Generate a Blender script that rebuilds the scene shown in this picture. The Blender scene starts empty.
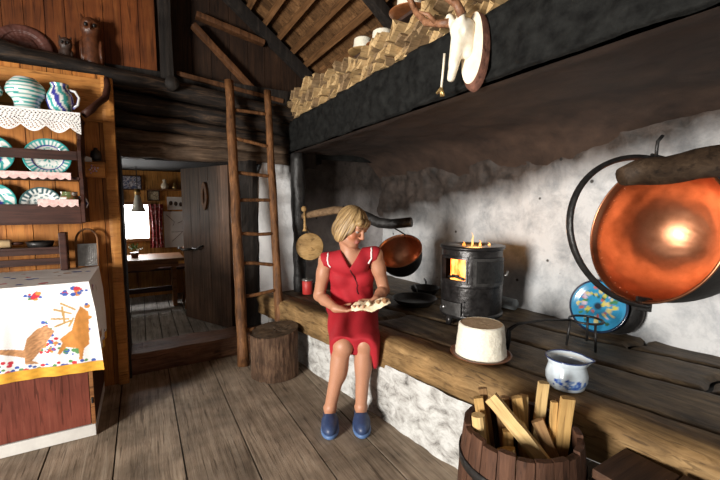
import bpy, bmesh, math, random
import numpy as np
from mathutils import Vector, Matrix, Euler
from mathutils import noise as mn
random.seed(11)
PI = math.pi
SC = bpy.context.scene
COL = SC.collection
V = Vector

# ------------------------------------------------------------------ materials
MATS = {}
def new_mat(name):
    m = bpy.data.materials.new(name); m.use_nodes = True
    nt = m.node_tree; nt.nodes.clear()
    out = nt.nodes.new('ShaderNodeOutputMaterial')
    b = nt.nodes.new('ShaderNodeBsdfPrincipled')
    nt.links.new(b.outputs[0], out.inputs[0])
    MATS[name] = m
    return m, nt, b
def ramp(nt, stops):
    r = nt.nodes.new('ShaderNodeValToRGB')
    e = r.color_ramp.elements
    while len(e) < len(stops): e.new(0.5)
    for i, (p, c) in enumerate(stops):
        e[i].position = p; e[i].color = (c[0], c[1], c[2], 1)
    return r
def coords(nt, scale):
    tc = nt.nodes.new('ShaderNodeTexCoord'); mp = nt.nodes.new('ShaderNodeMapping')
    mp.inputs['Scale'].default_value = scale
    nt.links.new(tc.outputs['Object'], mp.inputs[0])
    return mp.outputs[0]
def noise_tex(nt, vec, scale, detail=5, rough=.6, dist=0.):
    n = nt.nodes.new('ShaderNodeTexNoise')
    n.inputs['Scale'].default_value = scale; n.inputs['Detail'].default_value = detail
    n.inputs['Roughness'].default_value = rough; n.inputs['Distortion'].default_value = dist
    nt.links.new(vec, n.inputs['Vector'])
    return n.outputs['Fac']
def mult(nt, a, b, fac=1.0, mode='MULTIPLY'):
    x = nt.nodes.new('ShaderNodeMix'); x.data_type = 'RGBA'; x.blend_type = mode
    x.inputs[0].default_value = fac
    nt.links.new(a, x.inputs[6]); nt.links.new(b, x.inputs[7])
    return x.outputs[2]
def bump(nt, b, h, strength, dist=.01):
    n = nt.nodes.new('ShaderNodeBump'); n.inputs['Strength'].default_value = strength
    n.inputs['Distance'].default_value = dist
    nt.links.new(h, n.inputs['Height']); nt.links.new(n.outputs[0], b.inputs['Normal'])
def wood(name, dark, mid, light, axis='z', sc=30., rough=.6, bmp=.4, tint=False, stretch=.06, patch=3.):
    m, nt, b = new_mat(name)
    s = [1, 1, 1]; s['xyz'.index(axis)] = stretch
    vec = coords(nt, s)
    g = noise_tex(nt, vec, sc * 1.5, 8, .72, .5)
    k = noise_tex(nt, vec, sc * 2.6, 3, .5, .9)
    rk = ramp(nt, [(.33, (.34, .32, .30)), (.42, (1, 1, 1))]); nt.links.new(k, rk.inputs[0])
    r = ramp(nt, [(.28, dark), (.5, mid), (.75, light)])
    nt.links.new(g, r.inputs[0])
    p = noise_tex(nt, coords(nt, (1, 1, 1)), patch, 3, .6)
    r2 = ramp(nt, [(.3, (.5, .5, .5)), (.7, (1.15, 1.15, 1.15))])
    nt.links.new(p, r2.inputs[0])
    c = mult(nt, mult(nt, r.outputs[0], r2.outputs[0]), rk.outputs[0], .75)
    if tint:
        a = nt.nodes.new('ShaderNodeAttribute'); a.attribute_name = 'Col'
        c = mult(nt, c, a.outputs['Color'])
    nt.links.new(c, b.inputs['Base Color'])
    b.inputs['Roughness'].default_value = rough + .12; b.inputs['Specular IOR Level'].default_value = .25
    bump(nt, b, g, bmp)
    return m
def rough_mat(name, dark, light, sc=8., rough=.8, bmp=.3, metal=0., spec=None, stops=(.3, .7), detail=6):
    m, nt, b = new_mat(name)
    g = noise_tex(nt, coords(nt, (1, 1, 1)), sc, detail, .65)
    r = ramp(nt, [(stops[0], dark), (stops[1], light)])
    nt.links.new(g, r.inputs[0]); nt.links.new(r.outputs[0], b.inputs['Base Color'])
    b.inputs['Roughness'].default_value = rough; b.inputs['Metallic'].default_value = metal
    if spec is not None: b.inputs['Specular IOR Level'].default_value = spec
    if bmp: bump(nt, b, g, bmp)
    return m
def painted(name, rough=.4, bmp=0., sc=60., coat=0.):
    m, nt, b = new_mat(name)
    a = nt.nodes.new('ShaderNodeAttribute'); a.attribute_name = 'Col'
    g = noise_tex(nt, coords(nt, (1, 1, 1)), sc, 4)
    r = ramp(nt, [(.3, (.9, .9, .9)), (.7, (1.05, 1.05, 1.05))]); nt.links.new(g, r.inputs[0])
    nt.links.new(mult(nt, a.outputs['Color'], r.outputs[0]), b.inputs['Base Color'])
    b.inputs['Roughness'].default_value = rough
    b.inputs['Coat Weight'].default_value = coat
    if bmp: bump(nt, b, g, bmp)
    return m
def emit(name, col, strength, hot=None, sc=9.):
    m, nt, b = new_mat(name)
    b.inputs['Base Color'].default_value = (.02, .01, .005, 1)
    b.inputs['Emission Strength'].default_value = strength
    if hot:
        g = noise_tex(nt, coords(nt, (1, 1, .5)), sc, 3)
        r = ramp(nt, [(.35, col), (.62, hot)]); nt.links.new(g, r.inputs[0])
        nt.links.new(r.outputs[0], b.inputs['Emission Color'])
    else:
        b.inputs['Emission Color'].default_value = (*col, 1)
    return m

wood('floor_planks', (.15, .108, .072), (.32, .245, .175), (.46, .38, .29), 'y', 26, .55, .35, True, .05, 4)
wood('inner_planks', (.14, .12, .10), (.30, .27, .24), (.44, .41, .38), 'y', 26, .5, .3, True)
wood('pine', (.26, .082, .017), (.49, .18, .036), (.61, .27, .065), 'z', 22, .4, .15, True)
wood('pine_x', (.30, .11, .025), (.50, .21, .05), (.62, .30, .08), 'x', 22, .4, .15)
wood('inner_pine', (.30, .125, .03), (.52, .24, .06), (.64, .33, .10), 'z', 22, .45, .15, True)
wood('furniture_wood', (.13, .05, .018), (.24, .10, .035), (.34, .16, .06), 'x', 24, .4, .15)
wood('gable_dark', (.015, .008, .005), (.040, .019, .010), (.075, .036, .018), 'z', 20, .6, .3, True)
wood('gable_red', (.07, .019, .006), (.18, .050, .012), (.26, .085, .022), 'z', 16, .45, .2, True)
wood('smoked_log', (.006, .005, .0045), (.022, .0165, .0135), (.15, .090, .052), 'x', 18, .5, .9, False, .10, 5)
wood('weathered_log', (.03, .02, .014), (.10, .065, .042), (.22, .15, .10), 'x', 18, .6, .9, False, .10, 5)
wood('dark_post', (.007, .0055, .005), (.020, .016, .0135), (.055, .042, .034), 'z', 20, .6, .5)
wood('brace_wood', (.06, .024, .010), (.13, .055, .022), (.20, .09, .04), 'z', 20, .5, .3)
wood('roof_wood', (.075, .033, .013), (.19, .095, .038), (.34, .18, .08), 'x', 20, .6, .4, True, .12)
wood('batten_wood', (.09, .040, .015), (.19, .09, .034), (.28, .14, .06), 'y', 20, .6, .3)
wood('ladder_wood', (.05, .020, .008), (.17, .072, .026), (.34, .165, .068), 'z', 24, .5, .7, False, .08, 6)
wood('dark_door', (.026, .013, .008), (.080, .042, .025), (.16, .098, .064), 'z', 24, .32, .3, True)
wood('sill_log', (.06, .028, .015), (.17, .078, .040), (.30, .155, .085), 'x', 20, .5, .6)
wood('shelf_dark', (.020, .008, .006), (.05, .018, .012), (.085, .034, .022), 'x', 24, .4, .2)
wood('cabinet_front', (.095, .024, .015), (.165, .042, .027), (.22, .068, .044), 'z', 30, .35, .05)
wood('stump_bark', (.03, .016, .010), (.10, .055, .032), (.24, .15, .09), 'z', 26, .7, 1.0, False, .15, 8)
wood('stump_top', (.05, .03, .017), (.11, .07, .04), (.18, .12, .07), 'x', 14, .7, .5, False, .5)
wood('bench_timber', (.10, .055, .020), (.27, .16, .065), (.42, .27, .12), 'y', 22, .6, .8, False, .10, 5)
wood('hearth_slab', (.024, .016, .009), (.118, .082, .048), (.26, .19, .115), 'y', 12, .45, .5, False, .2, 5)
wood('dark_plank', (.020, .010, .006), (.055, .026, .014), (.09, .045, .024), 'x', 24, .5, .3)
wood('barrel_wood', (.04, .017, .010), (.085, .038, .021), (.14, .066, .038), 'z', 26, .6, .5)
wood('split_wood', (.42, .22, .07), (.66, .41, .15), (.80, .56, .25), 'z', 24, .6, .4)
wood('split_wood_pale', (.54, .32, .12), (.78, .54, .24), (.88, .68, .38), 'z', 24, .6, .4)
wood('split_wood_dark', (.22, .11, .05), (.40, .23, .10), (.58, .37, .18), 'z', 24, .7, .5)
wood('stacked_wood', (.34, .20, .085), (.62, .42, .20), (.80, .60, .34), 'x', 16, .7, .6, False, .12, 9)
wood('stacked_wood_dark', (.14, .085, .045), (.32, .21, .11), (.54, .38, .21), 'x', 16, .7, .6, False, .12, 9)
wood('arm_wood', (.08, .045, .022), (.21, .13, .07), (.34, .23, .13), 'x', 22, .6, .6)
wood('beam_brown', (.018, .010, .006), (.050, .030, .017), (.10, .065, .04), 'x', 20, .5, .6)
wood('round_board', (.30, .17, .06), (.46, .28, .11), (.58, .39, .18), 'x', 14, .6, .2)
rough_mat('charred', (.006, .006, .006), (.035, .033, .032), 26, .42, .9)
rough_mat('tin', (.30, .29, .28), (.52, .51, .50), 30, .35, .1, .9)
rough_mat('iron', (.008, .008, .008), (.03, .028, .027), 40, .4, .3, .3)
rough_mat('stove_door_iron', (.022, .021, .02), (.075, .072, .07), 24, .4, .3, .4)
rough_mat('stove_iron', (.010, .009, .009), (.045, .042, .042), 24, .30, .35, .5)
rough_mat('copper', (.36, .145, .07), (.64, .30, .17), 6, .36, .10, 1.0)
rough_mat('copper_dark', (.50, .22, .12), (.74, .37, .22), 7, .36, .12, 1.0)
rough_mat('soot', (.004, .004, .004), (.018, .016, .015), 20, .6, .5)
rough_mat('cheese', (.74, .69, .55), (.88, .84, .72), 90, .6, .5)
rough_mat('cheese_top', (.52, .36, .20), (.72, .55, .36), 50, .7, .5)
rough_mat('plate_brown', (.09, .03, .012), (.22, .08, .03), 18, .35, .1)
rough_mat('plate_copper', (.24, .085, .03), (.5, .2, .08), 10, .3, .1, .4)
rough_mat('enamel_white', (.74, .76, .78), (.84, .86, .87), 6, .15, .02)
rough_mat('enamel_blue', (.015, .03, .10), (.03, .05, .16), 10, .2, 0)
rough_mat('bone', (.66, .58, .44), (.86, .80, .68), 30, .5, .3)
rough_mat('cut_wood', (.70, .58, .42), (.84, .74, .58), 16, .6, .1)
rough_mat('bark', (.06, .022, .014), (.26, .11, .07), 34, .8, .9)
rough_mat('antler', (.09, .035, .015), (.34, .16, .08), 30, .5, .5)
rough_mat('white_base', (.50, .48, .45), (.66, .64, .60), 8, .5, .05)
rough_mat('lace_white', (.74, .72, .70), (.84, .83, .81), 60, .9, .2)
rough_mat('lace_pink', (.62, .36, .34), (.80, .62, .58), 60, .9, .2)
rough_mat('flatbread', (.70, .54, .33), (.90, .80, .60), 30, .7, .5)
rough_mat('bread_crust', (.20, .09, .04), (.45, .25, .11), 40, .7, .5)
rough_mat('dress_red', (.30, .004, .012), (.40, .008, .017), 6, .8, .15)
rough_mat('seam_red', (.06, .003, .005), (.12, .004, .008), 6, .8, 0)
rough_mat('piping_white', (.75, .70, .68), (.85, .80, .78), 30, .8, 0)
rough_mat('clog_blue', (.018, .032, .085), (.035, .06, .14), 20, .45, .1)
rough_mat('sole_blue', (.07, .13, .27), (.10, .18, .36), 20, .5, .1)
rough_mat('red_paint', (.40, .02, .02), (.55, .05, .04), 20, .5, 0)
rough_mat('paper', (.55, .55, .56), (.68, .68, .69), 5, .8, 0)
rough_mat('glass_shade', (.55, .56, .5), (.75, .76, .68), 10, .2, 0)
rough_mat('leaf', (.03, .10, .02), (.12, .26, .06), 20, .6, 0)
rough_mat('owl_wood', (.035, .012, .006), (.14, .045, .017), 24, .4, .4)
rough_mat('dim_wood', (.02, .012, .009), (.07, .04, .03), 24, .5, .4)
rough_mat('disc_wood', (.07, .025, .018), (.17, .065, .05), 14, .5, .2)
rough_mat('brass', (.42, .28, .10), (.6, .42, .18), 20, .35, .1, .8)
rough_mat('left_plaster', (.30, .26, .21), (.42, .37, .30), 5, .9, .2)
rough_mat('grey_tube', (.16, .18, .19), (.34, .37, .38), 12, .7, .3)
rough_mat('rolling_wood', (.55, .38, .19), (.70, .52, .29), 14, .5, .1)
painted('cloth_print', .85, .1, 200)
painted('glaze', .18, 0, 30, .4)
painted('skin', .5, .06, 160)
painted('hair', .45, .3, 120)
painted('eye', .25)
painted('paint_matte', .6)
emit('fire', (1., .10, .004), 2.2, (1., .46, .10), 22.)
emit('flame', (1., .26, .04), 1.6, (1., .50, .16), 14.)
emit('daylight_pane', (1., .98, .94), 10.)

# whitewashed stone under the bench
m, nt, b = new_mat('whitewash')
g = noise_tex(nt, coords(nt, (1, 1, 1.6)), 9, 8, .72, .5)
r = ramp(nt, [(.30, (.05, .045, .04)), (.44, (.36, .35, .33)), (.58, (.57, .57, .55))]); nt.links.new(g, r.inputs[0])
nt.links.new(r.outputs[0], b.inputs['Base Color']); b.inputs['Roughness'].default_value = .85; bump(nt, b, g, .8, .02)
# hearth wall: limewash below, soot baked on above
def sooty(name, lo, hi, base, dirt, soot_a, soot_b, amp=.75, slope=0.):
    m, nt, b = new_mat(name)
    vec = coords(nt, (1, 1, 1))
    sep = nt.nodes.new('ShaderNodeSeparateXYZ'); nt.links.new(vec, sep.inputs[0])
    n1 = noise_tex(nt, coords(nt, (1, 1, .45)), 3.2, 5, .55, .3)
    ad = nt.nodes.new('ShaderNodeMath'); ad.operation = 'MULTIPLY_ADD'
    nt.links.new(n1, ad.inputs[0]); ad.inputs[1].default_value = amp
    sl_ = nt.nodes.new('ShaderNodeMath'); sl_.operation = 'MULTIPLY_ADD'; nt.links.new(sep.outputs[1], sl_.inputs[0]); sl_.inputs[1].default_value = slope; nt.links.new(sep.outputs[2], sl_.inputs[2]); nt.links.new(sl_.outputs[0], ad.inputs[2])
    mr = nt.nodes.new('ShaderNodeMapRange'); nt.links.new(ad.outputs[0], mr.inputs[0])
    mr.inputs[1].default_value = lo + amp / 2; mr.inputs[2].default_value = hi + amp / 2
    n2 = noise_tex(nt, vec, 5, 8, .7, .3)
    r1 = ramp(nt, [(.30, dirt), (.56, base)]); nt.links.new(n2, r1.inputs[0])
    n3 = noise_tex(nt, vec, 9, 6, .7)
    r2 = ramp(nt, [(.3, soot_a), (.7, soot_b)]); nt.links.new(n3, r2.inputs[0])
    mx = nt.nodes.new('ShaderNodeMix'); mx.data_type = 'RGBA'
    nt.links.new(mr.outputs[0], mx.inputs[0]); nt.links.new(r1.outputs[0], mx.inputs[6]); nt.links.new(r2.outputs[0], mx.inputs[7])
    # old black spots
    v = nt.nodes.new('ShaderNodeTexVoronoi'); v.inputs['Scale'].default_value = 5.5; nt.links.new(vec, v.inputs['Vector'])
    r3 = ramp(nt, [(.05, (.12, .11, .1)), (.085, (1, 1, 1))]); nt.links.new(v.outputs['Distance'], r3.inputs[0])
    nt.links.new(mult(nt, mx.outputs[2], r3.outputs[0]), b.inputs['Base Color'])
    b.inputs['Roughness'].default_value = .7; bump(nt, b, n3, .7, .02)
    return m
sooty('hearth_plaster', 1.70, 1.93, (.62, .625, .63), (.30, .32, .34), (.012, .009, .007), (.070, .050, .040), .26, .17)
sooty('niche_plaster', 1.20, 1.75, (.42, .40, .40), (.22, .21, .21), (.010, .008, .007), (.055, .042, .035), .35, .05)
sooty('pier_plaster', 1.55, 1.66, (.80, .80, .80), (.66, .67, .68), (.012, .010, .010), (.05, .04, .035))
rough_mat('hood_front', (.0025, .0025, .0024), (.016, .0165, .0155), 17, .85, 1.0, 0, .15, (.34, .72), 10)
rough_mat('hood_under', (.018, .010, .007), (.062, .036, .024), 5, .75, .9)

# ------------------------------------------------------------------ mesh helpers
def pos(M):
    return M
def finish(name, bm, mat, parent=None, smooth=False, world=True, kind=None):
    if parent is not None and world:
        bm.transform(parent_matrix(parent).inverted())
    me = bpy.data.meshes.new(name); bm.normal_update(); bm.to_mesh(me); bm.free()
    return link_mesh(name, me, mat, parent, smooth, kind)
def parent_matrix(p):
    M = Matrix.LocRotScale(p.location, p.rotation_euler, p.scale)
    return parent_matrix(p.parent) @ M if p.parent else M
def link_mesh(name, me, mat, parent=None, smooth=False, kind=None):
    o = bpy.data.objects.new(name, me); COL.objects.link(o)
    mats = mat if isinstance(mat, (list, tuple)) else [mat]
    for k in mats: me.materials.append(MATS[k])
    if smooth: me.polygons.foreach_set('use_smooth', [True] * len(me.polygons))
    if parent is not None: o.parent = parent
    if kind: o['kind'] = kind
    return o
def struct(name, bm, mat, smooth=False):
    return finish(name, bm, mat, None, smooth, kind='structure')
def tag(o, label, cat, group=None):
    o['label'] = label; o['category'] = cat
    if group: o['group'] = group
    return o
def thing(name, label, cat, loc, rotz=0., group=None, rot=None):
    o = bpy.data.objects.new(name, None); COL.objects.link(o)
    o.empty_display_size = .05
    o.location = loc; o.rotation_euler = rot if rot else (0, 0, rotz)
    return tag(o, label, cat, group)
def paint(o, fn):
    me = o.data; n = len(me.vertices)
    a = me.color_attributes.new('Col', 'FLOAT_COLOR', 'POINT')
    buf = np.ones((n, 4), np.float32)
    for i, v in enumerate(me.vertices): buf[i, :3] = fn(v.co)
    a.data.foreach_set('color', buf.ravel())
    return o
def tint_faces(bm, val, faces):
    lay = bm.loops.layers.float_color.get('Col') or bm.loops.layers.float_color.new('Col')
    for f in faces:
        for l in f.loops: l[lay] = (val, val, val, 1) if isinstance(val, float) else (*val, 1)
def box(bm, x0, x1, y0, y1, z0, z1, M=None, tint=None):
    vs = [bm.verts.new((x, y, z)) for x in (x0, x1) for y in (y0, y1) for z in (z0, z1)]
    if M is not None:
        for v in vs: v.co = M @ v.co
    q = [(0, 1, 3, 2), (4, 6, 7, 5), (0, 4, 5, 1), (2, 3, 7, 6), (0, 2, 6, 4), (1, 5, 7, 3)]
    fs = [bm.faces.new([vs[i] for i in f]) for f in q]
    if tint is not None: tint_faces(bm, tint, fs)
    return vs
def bevel(bm, w, seg=2):
    bmesh.ops.bevel(bm, geom=list(bm.edges), offset=w, segments=seg, profile=.7, affect='EDGES', clamp_overlap=True)
def bbox_mesh(dims, w=.004, M=None):
    bm = bmesh.new(); box(bm, *dims); bevel(bm, w)
    if M is not None: bm.transform(M)
    return bm
def frame(d, up=V((0, 0, 1))):
    d = V(d).normalized()
    if abs(d.dot(up)) > .97: up = V((1, 0, 0))
    x = up.cross(d).normalized(); y = d.cross(x)
    return x, y, d
def basis(d, up=V((0, 0, 1)), o=(0, 0, 0)):
    x, y, z = frame(d, V(up))
    M = Matrix((x, y, z)).transposed().to_4x4(); M.translation = V(o)
    return M
def tube(bm, pts, rad, seg=10, caps=True, sq=1.0, jitter=0., seed=0):
    pts = [V(p) for p in pts]
    if not isinstance(rad, (list, tuple)): rad = [rad] * len(pts)
    rings = []; px = None
    for i, p in enumerate(pts):
        d = (pts[min(i + 1, len(pts) - 1)] - pts[max(i - 1, 0)])
        x, y, z = frame(d)
        if px is not None:
            x = (px - z * px.dot(z)).normalized(); y = z.cross(x)
        px = x
        ring = []
        for k in range(seg):
            a = 2 * PI * k / seg
            r = rad[i]
            if jitter: r *= 1 + jitter * mn.noise(V((math.cos(a) * 1.2 + seed, math.sin(a) * 1.2, i * .45 + seed * 3)))
            ring.append(bm.verts.new(p + x * math.cos(a) * r + y * math.sin(a) * r * sq))
        rings.append(ring)
    for a, b_ in zip(rings, rings[1:]):
        for k in range(seg):
            bm.faces.new((a[k], a[(k + 1) % seg], b_[(k + 1) % seg], b_[k]))
    if caps:
        bm.faces.new(rings[0][::-1]); bm.faces.new(rings[-1])
    return rings
def lerp_pts(a, b_, n):
    a, b_ = V(a), V(b_)
    return [a.lerp(b_, i / (n - 1)) for i in range(n)]
def lathe(bm, prof, seg=32, M=None, closed=False):
    rings = []
    for r, z in prof:
        if r < 1e-5: rings.append([bm.verts.new((0, 0, z))])
        else: rings.append([bm.verts.new((r * math.cos(2 * PI * k / seg), r * math.sin(2 * PI * k / seg), z)) for k in range(seg)])
    for a, c in zip(rings, rings[1:]):
        for k in range(seg):
            k2 = (k + 1) % seg
            if len(a) == 1 and len(c) == 1: continue
            if len(a) == 1: bm.faces.new((a[0], c[k2], c[k]))
            elif len(c) == 1: bm.faces.new((a[k], a[k2], c[0]))
            else: bm.faces.new((a[k], a[k2], c[k2], c[k]))
    if M is not None: bm.transform(M)
    bmesh.ops.recalc_face_normals(bm, faces=bm.faces)
def prism(bm, poly, d0, d1, M=None):
    a = [bm.verts.new((x, y, d0)) for x, y in poly]; c = [bm.verts.new((x, y, d1)) for x, y in poly]
    n = len(poly)
    for i in range(n): bm.faces.new((a[i], a[(i + 1) % n], c[(i + 1) % n], c[i]))
    bm.faces.new(a[::-1]); bm.faces.new(c)
    if M is not None:
        for v in a + c: v.co = M @ v.co
    bmesh.ops.recalc_face_normals(bm, faces=bm.faces)
def grid(bm, fn, nu, nv, skip=None):
    vs = [[bm.verts.new(fn(i / nu, j / nv)) for j in range(nv + 1)] for i in range(nu + 1)]
    for i in range(nu):
        for j in range(nv):
            if skip and skip((i + .5) / nu, (j + .5) / nv): continue
            bm.faces.new((vs[i][j], vs[i + 1][j], vs[i + 1][j + 1], vs[i][j + 1]))
    return vs
def fbm(p, s, n=3):
    r = 0; a = 1
    for i in range(n):
        r += a * mn.noise(V(p) * s); s *= 2.1; a *= .5
    return r
def hewn(bm, p0, p1, w, h, n=24, m=4, amp=.012, sc=6., seed=0., up=(0, 0, 1)):
    """a hewn timber: subdivided box along p0-p1 with wavering faces"""
    p0, p1 = V(p0), V(p1); x, y, z = frame(p1 - p0, V(up)); L = (p1 - p0).length
    per = []
    for k in range(m): per.append((-.5 + k / m, -.5))
    for k in range(m): per.append((.5, -.5 + k / m))
    for k in range(m): per.append((.5 - k / m, .5))
    for k in range(m): per.append((-.5, .5 - k / m))
    rings = []
    for i in range(n + 1):
        c = p0 + z * (L * i / n); ring = []
        for (u, v) in per:
            k = 1 - .06 * (abs(u) + abs(v) > .95)
            q = c + x * (u * w * k) + y * (v * h * k)
            d = (x * u + y * v).normalized()
            ring.append(bm.verts.new(q + d * amp * fbm(q + V((seed, seed * 2, 0)), sc)))
        rings.append(ring)
    N = len(per)
    for a, c in zip(rings, rings[1:]):
        for k in range(N): bm.faces.new((a[k], a[(k + 1) % N], c[(k + 1) % N], c[k]))
    bm.faces.new(rings[0][::-1]); bm.faces.new(rings[-1])
    bmesh.ops.recalc_face_normals(bm, faces=bm.faces)
def planks(bm, along, a0, a1, b0, b1, c0, c1, w, gap=.006, lo=.75, hi=1.1, off=0., jit=0.):
    """boards side by side; along = length axis; a over the width axis, b the length, c the thickness"""
    x = a0 + off
    while x < a1 - .01:
        ww = w * (1 + random.uniform(-jit, jit)); x2 = min(x + ww, a1); xs = max(x, a0)
        t = random.uniform(lo, hi)
        dz = random.uniform(-.002, .002)
        if along == 'y': box(bm, xs + gap / 2, x2 - gap / 2, b0, b1, c0, c1 + dz, tint=t)
        if along == 'z': box(bm, xs + gap / 2, x2 - gap / 2, c0 + dz, c1, b0, b1, tint=t)      # faces -y, thickness y
        if along == 'zx': box(bm, c0, c1 + dz, xs + gap / 2, x2 - gap / 2, b0, b1, tint=t)    # wall facing +x
        x = x2
def log_pts(p0, p1, n, wob, seed):
    out = []
    for i, p in enumerate(lerp_pts(p0, p1, n)):
        out.append(p + V((0, wob * mn.noise(V((i * .4, seed, 0))), wob * mn.noise(V((i * .4, seed, 9.)))))) 
    return out

# signed distance bodies, meshed with surface nets
class SDF:
    def __init__(s, lo, hi, h):
        s.lo = np.array(lo, np.float32); s.h = h
        s.n = np.ceil((np.array(hi) - s.lo) / h).astype(int) + 1
        s.F = np.full(s.n, 1., np.float32)
    def win(s, lo, hi):
        a = np.clip(np.floor((np.array(lo) - s.lo) / s.h).astype(int), 0, s.n - 1)
        b_ = np.clip(np.ceil((np.array(hi) - s.lo) / s.h).astype(int) + 1, 1, s.n)
        if np.any(b_ <= a): return None, None
        sl = tuple(slice(i, j) for i, j in zip(a, b_))
        ax = [s.lo[k] + s.h * np.arange(a[k], b_[k], dtype=np.float32) for k in range(3)]
        return sl, np.stack(np.meshgrid(*ax, indexing='ij'), -1)
    def op(s, sl, d, k, mode):
        F = s.F[sl]
        if mode == 'add':
            h = np.clip(.5 + .5 * (F - d) / k, 0, 1); s.F[sl] = F * (1 - h) + d * h - k * h * (1 - h)
        else:
            d = -d; h = np.clip(.5 - .5 * (F - d) / k, 0, 1); s.F[sl] = F * (1 - h) + d * h + k * h * (1 - h)
    def cone(s, a, b_, ra, rb, k=.01, mode='add'):
        a, b_ = np.array(a, float), np.array(b_, float); R = max(ra, rb) + k * 2 + s.h * 3
        sl, X = s.win(np.minimum(a, b_) - R, np.maximum(a, b_) + R)
        if sl is None: return
        ba = b_ - a; t = np.clip(((X - a) @ ba) / max(ba @ ba, 1e-9), 0, 1)
        d = np.linalg.norm(X - a - t[..., None] * ba, axis=-1) - (ra + (rb - ra) * t)
        s.op(sl, d, k, mode)
    def ell(s, c, r, k=.01, M=None, mode='add'):
        c = np.array(c, float); r = np.array(r, float); R = r.max() + k * 2 + s.h * 3
        sl, X = s.win(c - R, c + R)
        if sl is None: return
        q = X - c
        if M is not None: q = q @ M          # columns of M are the local axes
        q1 = np.linalg.norm(q / r, axis=-1); q2 = np.linalg.norm(q / (r * r), axis=-1)
        d = q1 * (q1 - 1) / np.maximum(q2, 1e-6)
        s.op(sl, d, k, mode)
    def half(s, p, nrm, k=.004):                # cut away where (x-p).n > 0
        sl, X = s.win(s.lo, s.lo + s.n * s.h)
        d = (X - np.array(p)) @ np.array(nrm)
        s.op(sl, -d, k, 'sub')
    def mesh(s, name):
        F = s.F; n = s.n
        ins = F < 0
        c = np.zeros(n - 1, np.int8)
        for i in (0, 1):
            for j in (0, 1):
                for k in (0, 1):
                    c += ins[i:n[0] - 1 + i, j:n[1] - 1 + j, k:n[2] - 1 + k]
        act = (c > 0) & (c < 8); idx = np.argwhere(act)
        num = np.full(n - 1, -1, np.int64); num[act] = np.arange(len(idx))
        acc = np.zeros((len(idx), 3)); cnt = np.zeros(len(idx))
        cor = [(i, j, k) for i in (0, 1) for j in (0, 1) for k in (0, 1)]
        for a in cor:
            for ax in range(3):
                if a[ax]: continue
                b_ = list(a); b_[ax] = 1
                fa = F[idx[:, 0] + a[0], idx[:, 1] + a[1], idx[:, 2] + a[2]]
                fb = F[idx[:, 0] + b_[0], idx[:, 1] + b_[1], idx[:, 2] + b_[2]]
                mk = (fa < 0) != (fb < 0)
                t = np.where(mk, fa / np.where(mk, fa - fb, 1), 0)
                p = np.array(a, float) + 0 * idx; p[:, ax] += t
                acc[mk] += p[mk]; cnt[mk] += 1
        vs = s.lo + s.h * (idx + acc / cnt[:, None])
        faces = []
        for ax in range(3):
            o1, o2 = [(1, 2), (2, 0), (0, 1)][ax]
            sa = [slice(1, -1)] * 3; sa[ax] = slice(0, -1); sb = list(sa); sb[ax] = slice(1, None)
            A = ins[tuple(sa)]; B = ins[tuple(sb)]
            e = np.argwhere(A != B)
            if not len(e): continue
            off = np.array([1, 1, 1]); off[ax] = 0; e = e + off
            d1 = np.zeros(3, int); d1[o1] = 1; d2 = np.zeros(3, int); d2[o2] = 1
            q = [num[tuple((e - d1 - d2).T)], num[tuple((e - d2).T)], num[tuple(e.T)], num[tuple((e - d1).T)]]
            q = np.stack(q, 1)
            fl = ins[tuple((e).T)]
            q[~fl] = q[~fl][:, ::-1]
            faces.append(q)
        faces = np.concatenate(faces); 
        me = bpy.data.meshes.new(name)
        me.from_pydata(vs.tolist(), [], faces.tolist()); me.validate()
        return me
def np_frame(x, y, z): return np.stack([np.array(x), np.array(y), np.array(z)], 1)
#@@SETTING
# ================================================================== SETTING
bm = bmesh.new()
seams = [-3.7, -3.38, -3.06, -2.74, -2.42, -2.1, -1.78, -1.46, -1.14, -.82, -.50, -.18, .14, .46, .78, 1.08, 1.42]
cuts = [None, .8, None, 1.9, None, None, None, None, 1.0, None, 2.9, .3, None, .9, 1.72, 1.95]
for i, (a, c) in enumerate(zip(seams, seams[1:])):
    ys = [-1.6] + ([cuts[i]] if cuts[i] else []) + [3.42]
    for y0, y1 in zip(ys, ys[1:]):
        box(bm, a + .004, c - .004, y0 + .003, y1 - .003, -.05, random.uniform(-.003, .0), tint=random.uniform(.8, 1.1))
box(bm, -3.8, 1.5, -1.6, 3.8, -.10, -.045, tint=.08)
struct('floor', bm, 'floor_planks')
bm = bmesh.new()
planks(bm, 'y', -1.9, 1.75, 3.74, 6.0, .07, .12, .135, .008, .75, 1.1)
box(bm, -1.9, 1.75, 3.74, 6.0, .02, .068, tint=.1)
struct('floor.001', bm, 'inner_planks')

# left wall of the room with the window opening that lights it (behind and beside the camera)
bm = bmesh.new()
WX = -3.60; wy0, wy1, wz0, wz1 = -.55, .55, .60, 1.90
box(bm, WX - .25, WX, -1.6, wy0, 0, 3.1); box(bm, WX - .25, WX, wy1, 3.4, 0, 3.1)
box(bm, WX - .25, WX, wy0, wy1, 0, wz0); box(bm, WX - .25, WX, wy0, wy1, wz1, 3.1)
struct('wall_left', bm, 'left_plaster')
# board wall left of the doorway
bm = bmesh.new()
planks(bm, 'z', -3.6, -.175, 0, 2.26, 3.30, 3.34, .135, .004, .8, 1.1); box(bm, -3.6, -.18, 3.341, 3.36, 0, 2.26, tint=.1)
struct('wall_front', bm, 'pine')
bm = bmesh.new(); hewn(bm, (-.165, 3.32, 0), (-.165, 3.32, 2.24), .10, .07, 20, 3, .006, 5)
struct('trim_1', bm, 'pine_x')
bm = bmesh.new(); box(bm, -.21, -.115, 3.36, 3.78, .0, 1.76); struct('trim_2', bm, 'dark_post')
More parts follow.
